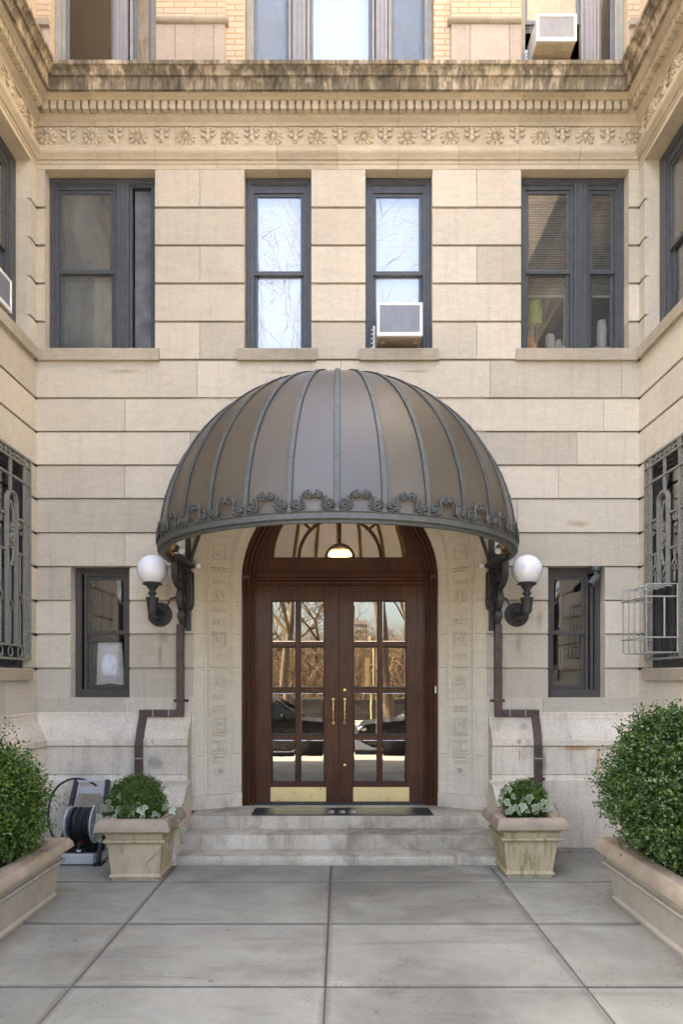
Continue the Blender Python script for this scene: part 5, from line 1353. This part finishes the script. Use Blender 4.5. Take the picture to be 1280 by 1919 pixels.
H(xa, xb_, zb3-.022, zb3); H(xa, xa+.02, za+.08, zb3-.022); H(xb_-.02, xb_, za+.08, zb3-.022); H(xa, xb_, za+.03, za+.095); H(xa, xa+.05, za, za+.03); H(xb_-.04, xb_, za, za+.03)
H(xa+.02, xb_-.02, za+.095, za+.105)
for q in (.35, .65): m.box(xa+(xb_-xa)*q-.006, xa+(xb_-xa)*q+.006, yt-.034, yt-.024, za+.08, za+.11)
m.build('handle_plate', M_lgrey, HR, bevel=.005)
ym = -.66; ax0, ax1 = X_(133, ym), X_(178, ym); zc = Z_(1543, ym); Mr = lambda x: Matrix.Translation((x, ym, zc)) @ Matrix.Rotation(R(90), 4, 'Y')
for x, r_ in ((ax0-.01, .165), (ax1+.01, .19)):
    m = MB(); m.lathe([(r_-.03, -.004), (r_-.012, -.012), (r_, -.006), (r_, .006), (r_-.012, .010), (r_-.03, .004)], 36, Mr(x))
    for k in range(8):
        a = 2*pi*k/8; m.tube([(x, ym+.04*cos(a), zc+.04*sin(a)), (x, ym+(r_-.02)*cos(a), zc+(r_-.02)*sin(a))], .011, 6)
    m.lathe([(.0, -.01), (.05, -.01), (.05, .01), (.0, .01)], 20, Mr(x)); m.build('reel_disc', M_lgrey, HR, smooth=40)
m = MB(); m.lathe([(.09, 0), (.09, ax1-ax0-.02)], 24, Mr(ax0+.01)); 
n = 10
for lay, rr in ((0, .105), (1, .127), (2, .146)):
    for k in range(n - (lay == 2)*3):
        x = ax0+.018+(ax1-ax0-.036)*(k+.5)/(n-(lay == 2)*3)+random.uniform(-.003, .003); q = rr*random.uniform(.97, 1.03); tl = random.uniform(-.10, .10)
        m.tube([(x+tl*.1*cos(2*pi*i/28+k), ym+q*cos(2*pi*i/28), zc+q*sin(2*pi*i/28)) for i in range(28)], .0115, 7, closed=True)
m.build('wound_hose', M_rub, HR, smooth=60)
m = MB(); p = [Pn(120, 1568, -.55), Pn(110, 1572, -.5), Pn(98, 1566, -.45), Pn(90, 1540, -.42), Pn(92, 1505, -.42), Pn(104, 1478, -.42), Pn(122, 1464, -.42), Pn(140, 1459, -.44), Pn(160, 1462, -.43), Pn(176, 1470, -.42), Pn(190, 1486, -.40), Pn(200, 1508, -.40), Pn(207, 1530, -.42)]
pp = []
for i in range(len(p)-1):
    for k in range(4): 
        q0, q1, q2, q3 = p[max(i-1, 0)], p[i], p[i+1], p[min(i+2, len(p)-1)]; t_ = k/4
        pp.append(.5*((2*q1)+(q2-q0)*t_+(2*q0-5*q1+4*q2-q3)*t_**2+(3*q1-q0-3*q2+q3)*t_**3))
m.tube(pp, .011, 8); m.tube([Pn(148, 1578, -.84), Pn(147, 1592, -.84), Pn(150, 1606, -.82)], .02, 8); m.build('loose_hose', M_rub, HR, smooth=60)
m = MB(); m.tube([Pn(147, 1592, -.85), Pn(146.6, 1596, -.85)], .022, 10); m.build('coupling', M_lgrey, HR)
m = MB(); m.box(X_(109, yb), X_(176, yb), yb-.03, yb+.02, .012, .105); m.box(X_(110, yb), X_(185, yb), yb+.02, yb+.42, .012, .03); m.build('base_tray', M_lgrey, HR, bevel=.008)
m = MB(); m.box(X_(126, -.5), X_(180, -.5), -.52, -.30, .03, .16); m.lathe([(.03, 0), (.05, .02), (.05, .06)], 14, Matrix.Translation(Pn(149, 1603, -.7))); m.build('hose_guide', M_black, HR, bevel=.006)
for x in (116, 186):
    m = MB(); m.lathe([(.0, -.02), (.085, -.02), (.095, -.01), (.095, .01), (.085, .02), (.0, .02)], 24, Matrix.Translation((X_(x, -.45), -.42, .097)) @ Matrix.Rotation(R(90), 4, 'Y')); m.build('wheel', M_tyre, HR, smooth=40)
m = MB(); m.sphere((X_(153, -.6), -.62, .16), .03, 10, 8); m.build('crank_knob', M_red, HR, smooth=60)

# ---------------------------------------------------------------- street side (seen mirrored in the doors)
def car(label, x0, y, kind, mir=False, mat=M_carp):
    t = thing('parked_car', label, 'car', (x0+2.3, y, -.42), 'cars parked along the kerb')
    L = 4.7; W = 1.86
    P = lambda x, z: ((x0+L-x) if mir else x0+x, z-.42)
    body = [(0.05, .42), (0, .62), (.05, .86), (.25, .98), (1.25, 1.08), (4.55, 1.06), (4.68, .9), (4.7, .5), (4.6, .38)]
    arch1 = [(.95+.36*cos(pi*k/8), .34+.36*sin(pi*k/8)) for k in range(9)]; arch2 = [(3.75+.36*cos(pi*k/8), .34+.36*sin(pi*k/8)) for k in range(9)]
    outline = body + [(4.3, .26)] + arch2 + [(3.2, .24), (1.5, .24)] + arch1 + [(.4, .26)]
    m = MB(); n = len(outline); vs = []; lv = [(-W/2+.10, .03), (-W/2, 0), (W/2, 0), (W/2-.10, .03)]
    for yy, ins in lv:
        for a, b in outline:
            cx_ = 2.35; cz = .7; q = P(a+(cx_-a)*ins*.6, b+(cz-b)*ins*1.6); vs.append((q[0], y+yy, q[1]))
    k = len(lv); m.add(vs, [tuple(range(n)), tuple((k-1)*n+i for i in reversed(range(n)))] + [(j*n+i, j*n+(i+1) % n, (j+1)*n+(i+1) % n, (j+1)*n+i) for j in range(k-1) for i in range(n)])
    m.build('body', mat, t, smooth=45)
    cab = [(1.2, 1.07), (1.95, 1.52), (2.3, 1.60), (3.9, 1.60), (4.35, 1.40), (4.58, 1.05)]
    for nm, ma, ins0, ins1, zlo in (('glasshouse', M_carg, .04, .22, 0),):
        m = MB(); n = len(cab); vs = []
        for sg in (-1, 1):
            for a, b in cab: ins = .03+(b-1.05)*.34; q = P(a, b); vs.append((q[0], y+sg*(W/2-ins), q[1]-.03*(b > 1.5)))
        m.add(vs, [tuple(range(n)), tuple(n+i for i in reversed(range(n)))] + [(i, (i+1) % n, n+(i+1) % n, n+i) for i in range(n)]); m.build(nm, ma, t)
    m = MB(); vs = []
    for a, b in ((1.9, 1.56), (2.3, 1.62), (3.1, 1.64), (3.95, 1.62), (4.4, 1.43)):
        for sg in (-1, 1): q = P(a, b); vs += [(q[0], y+sg*(W/2-.20), q[1])]
    m.add(vs, [(2*i, 2*i+1, 2*i+3, 2*i+2) for i in range(4)])
    for a0, b0, a1, b1 in ((1.2, 1.07, 1.95, 1.54), (2.75, 1.06, 2.80, 1.58), (3.7, 1.06, 3.78, 1.58), (4.56, 1.06, 4.34, 1.42)):
        for sg in (-1, 1):
            q, r2 = P(a0, b0), P(a1, b1); m.tube([(q[0], y+sg*(W/2-.025), q[1]), (r2[0], y+sg*(W/2-.20), r2[1])], .035, 6)
    m.build('roof', mat, t, smooth=50)
    for a in (.95, 3.75):
        for sg in (-1, 1):
            q = P(a, .34); Mx = Matrix.Translation((q[0], y+sg*(W/2-.10), q[1])) @ Matrix.Rotation(R(90)*sg, 4, 'X')
            m = MB(); m.lathe([(.0, -.1), (.30, -.1), (.335, -.08), (.335, .07), (.31, .095), (.24, .10), (.235, .05), (.0, .05)], 32, Mx); w_ = m.build('wheel', M_tyre, t, smooth=40)
            m = MB(); m.lathe([(.232, .06), (.242, .104), (.222, .104), (.215, .06)], 32, Mx); m.lathe([(0, .05), (.05, .06), (.05, .10), (0, .105)], 16, Mx)
            for k_ in range(10):
                an = 2*pi*k_/10; m.tube([Mx @ Vector((.04*cos(an), .04*sin(an), .09)), Mx @ Vector((.225*cos(an), .225*sin(an), .095))], .012, 5)
            m.build('rim', M_rim, w_, smooth=40)
    for sg in (-1, 1):
        m = MB(); q = P(.16, .84); m.sphere((q[0], y+sg*(W/2-.22), q[1]), .17, 12, 8, (.9, .9, .45)); m.build('headlight', M_head, t, smooth=60)
        m = MB(); q = P(1.75, 1.14); m.sphere((q[0], y+sg*(W/2+.08), q[1]), .11, 10, 8, (.6, 1, .75)); m.build('wing_mirror', mat, t, smooth=60)
        m = MB(); q = P(4.6, .88); m.sphere((q[0], y+sg*(W/2-.2), q[1]), .14, 10, 8, (.5, .9, .8)); m.build('tail_light', M_red, t, smooth=60)
    m = MB(); q0, q1 = P(.03, .45), P(.02, .72); m.box(min(q0[0], q0[0]+.04), max(q0[0], q0[0]+.04), y-.5, y+.5, q0[1], q1[1]); m.build('radiator_grille', M_black, t)
    return t
car('black parked car mirrored in the left door panes', -4.5, -11.0, 0, True)
car('black parked car with bright headlamps mirrored in the right door panes', .52, -11.0, 0, False)
wl = thing('park_wall', 'low dark stone park wall across the street, mirrored in the doors', 'wall', (0, -24.2, -.2))
m = MB(); xx = -40
while xx < 40:
    for j in range(3): m.tone = random.uniform(-1, 1); m.box(xx+.004+(j % 2)*.3, xx+.79+(j % 2)*.3, -24.5+random.uniform(0, .02), -24.1, -.2+j*.3, .095+j*.3)
    xx += .8
m.build('courses', M_wallst, wl); m = MB(); m.box(-40, 40, -24.6, -24.0, .7, .82); m.build('coping', M_wallst, wl)

def bare_tree(x, y, h, seed, label, r0=.22, lean=0.0, depth=6):
    rnd = random.Random(seed); t = thing('bare_tree', label, 'tree', (x, y, -.3), 'bare trees in the park'); mt = MB(); mc = MB()
    def grow(p, d, L, r, lv):
        n = 4 if lv < 2 else 3; pts = [p]; rs = [r]; q = Vector(p); dd = Vector(d)
        for i in range(n):
            dd = (dd+Vector((rnd.uniform(-1, 1), rnd.uniform(-1, 1), rnd.uniform(-.5, .9)))*(.10+.05*lv)).normalized(); q = q+dd*L/n; pts.append(tuple(q)); rs.append(r*(1-.42*(i+1)/n))
        (mt if lv == 0 else mc).tube(pts, rs, 8 if lv == 0 else (5 if lv < 3 else 3))
        if lv >= depth: return
        kids = rnd.choice((3, 4)) if lv < 3 else rnd.choice((2, 3))
        for k in range(kids):
            a = rnd.uniform(0, 2*pi); i = rnd.choice((2, 3, 4)) if lv else rnd.choice((2, 3, 4, 4)); i = min(i, n)
            sd_ = Vector((cos(a), sin(a), rnd.uniform(-.1, .6))); nd = (dd*.75+sd_*rnd.uniform(.5, .9)).normalized()
            grow(pts[i], nd, L*rnd.uniform(.55, .8), max(.012, rs[i]*rnd.uniform(.5, .72)), lv+1)
    grow((x, y, -.3), (lean, 0, 1), h*.38, r0, 0)
    mt.build('trunk', M_bark, t, smooth=60, recalc=False); mc.build('crown', M_twig, t, recalc=False)
specs = [(-1.2, -34, 15, .16, .02), (4.2, -36, 15, .18, -.02), (-7, -27, 14, .18, .05), (-2.5, -22.6, 21, .20, .02), (-5.2, -33, 14, .28, 0), (2.35, -22.9, 22, .26, -.03), (5.5, -31, 14, .25, -.12), (-9.5, -30, 15, .3, .05), (10, -33, 16, .3, 0), (.9, -44, 13, .2, 0), (-16, -36, 15, .3, 0), (16.5, -30, 15, .3, 0), (-3.5, -42, 12, .2, 0), (6.8, -42, 13, .2, 0)]
names = ['thin bare tree behind the slender one left of centre in the park', 'thin bare tree right of the leaning trunk in the park', 'thin bare tree near the park wall further left', 'slender bare tree in the park mirrored in the leftmost door panes', 'thick bare tree mirrored in the inner panes of the left door', 'large leaning tree trunk mirrored in the right door panes', 'bare tree with slanting limbs mirrored in the outer right door panes', 'bare tree further left behind the park wall', 'bare tree further right behind the park wall', 'distant slim bare tree between the two doors in the mirror image', 'bare tree at the far left of the park', 'bare tree at the far right of the park', 'distant bare tree left of the leaning trunk', 'distant bare tree right of the leaning trunk']
for i, (x, y, h, r0, ln) in enumerate(specs): bare_tree(x, y, h, 50+i, names[i], r0, ln, 6 if i < 8 else 5)
m = MB(); rnd = random.Random(77)      # tangled undergrowth
for i in range(9000):
    x = rnd.uniform(-26, 26); y = rnd.uniform(-50, -25.5); h = rnd.uniform(1.2, 4.2)*(1+.02*(-25-y)); a = rnd.gauss(0, .55); b = rnd.gauss(0, .55)
    z0 = -.1+(-24.6-y)*.05
    m.tone = rnd.uniform(-1, 1); m.tube([(x, y, z0), (x+a*h*.3+rnd.uniform(-.3, .3), y+b*h*.3, z0+h*.45), (x+a*h*.7+rnd.uniform(-.5, .5), y, z0+h*.75), (x+a*h+rnd.uniform(-.8, .8), y+b*h*.6, z0+h*rnd.uniform(.6, 1))], [.028, .02, .014, .006], 3)
tag(m.build('undergrowth', M_twig, recalc=False), kind='stuff')
tw = thing('tower_block', 'pale distant tower block rising beyond the park trees', 'building', (9, -234, -.5))
m = MB(); m.box(6.6, 11.4, -240, -228, -.5, 20); m.build('wall', M_tower, tw); m = MB()
for i in range(5):
    for j in range(9): m.box(6.95+i*.9, 7.4+i*.9, -227.98, -227.9, 1+j*2.1, 2.1+j*2.1)
m.build('window', M_carg, tw)
sg = thing('street_sign', 'yellow sign on a thin post across the street', 'street sign', (1.45, -21, -.15))
m = MB(); m.tube([(1.45, -21, -.15), (1.45, -21, 3.4)], .035, 8); m.build('post', M_yel, sg); m = MB(); m.box(1.08, 1.26, -21.02, -20.98, 1.3, 2.5); m.box(1.26, 1.45, -21.0, -20.99, 2.2, 2.24); m.build('sign_plate', M_yel, sg)
m = MB(); rnd = random.Random(9)
for i in range(90):
    if i < 60: x = rnd.uniform(1.95, 2.9); y = -.22-abs(rnd.gauss(0, .35))
    else: x = rnd.uniform(-3, -1.6); y = -.25-abs(rnd.gauss(0, .4))
    a = rnd.uniform(0, 6.3); l = rnd.uniform(.008, .022); c, d = cos(a)*l, sin(a)*l; m.tone = rnd.uniform(-1, 1)
    m.add([(x-c, y-d, .004), (x-d*.4, y+c*.4, .007), (x+c, y+d, .005), (x+d*.4, y-c*.4, .009)], [(0, 1, 2, 3)])
tag(m.build('leaf_litter', M_branch, recalc=False), kind='stuff')
print('objects', len(bpy.data.objects))
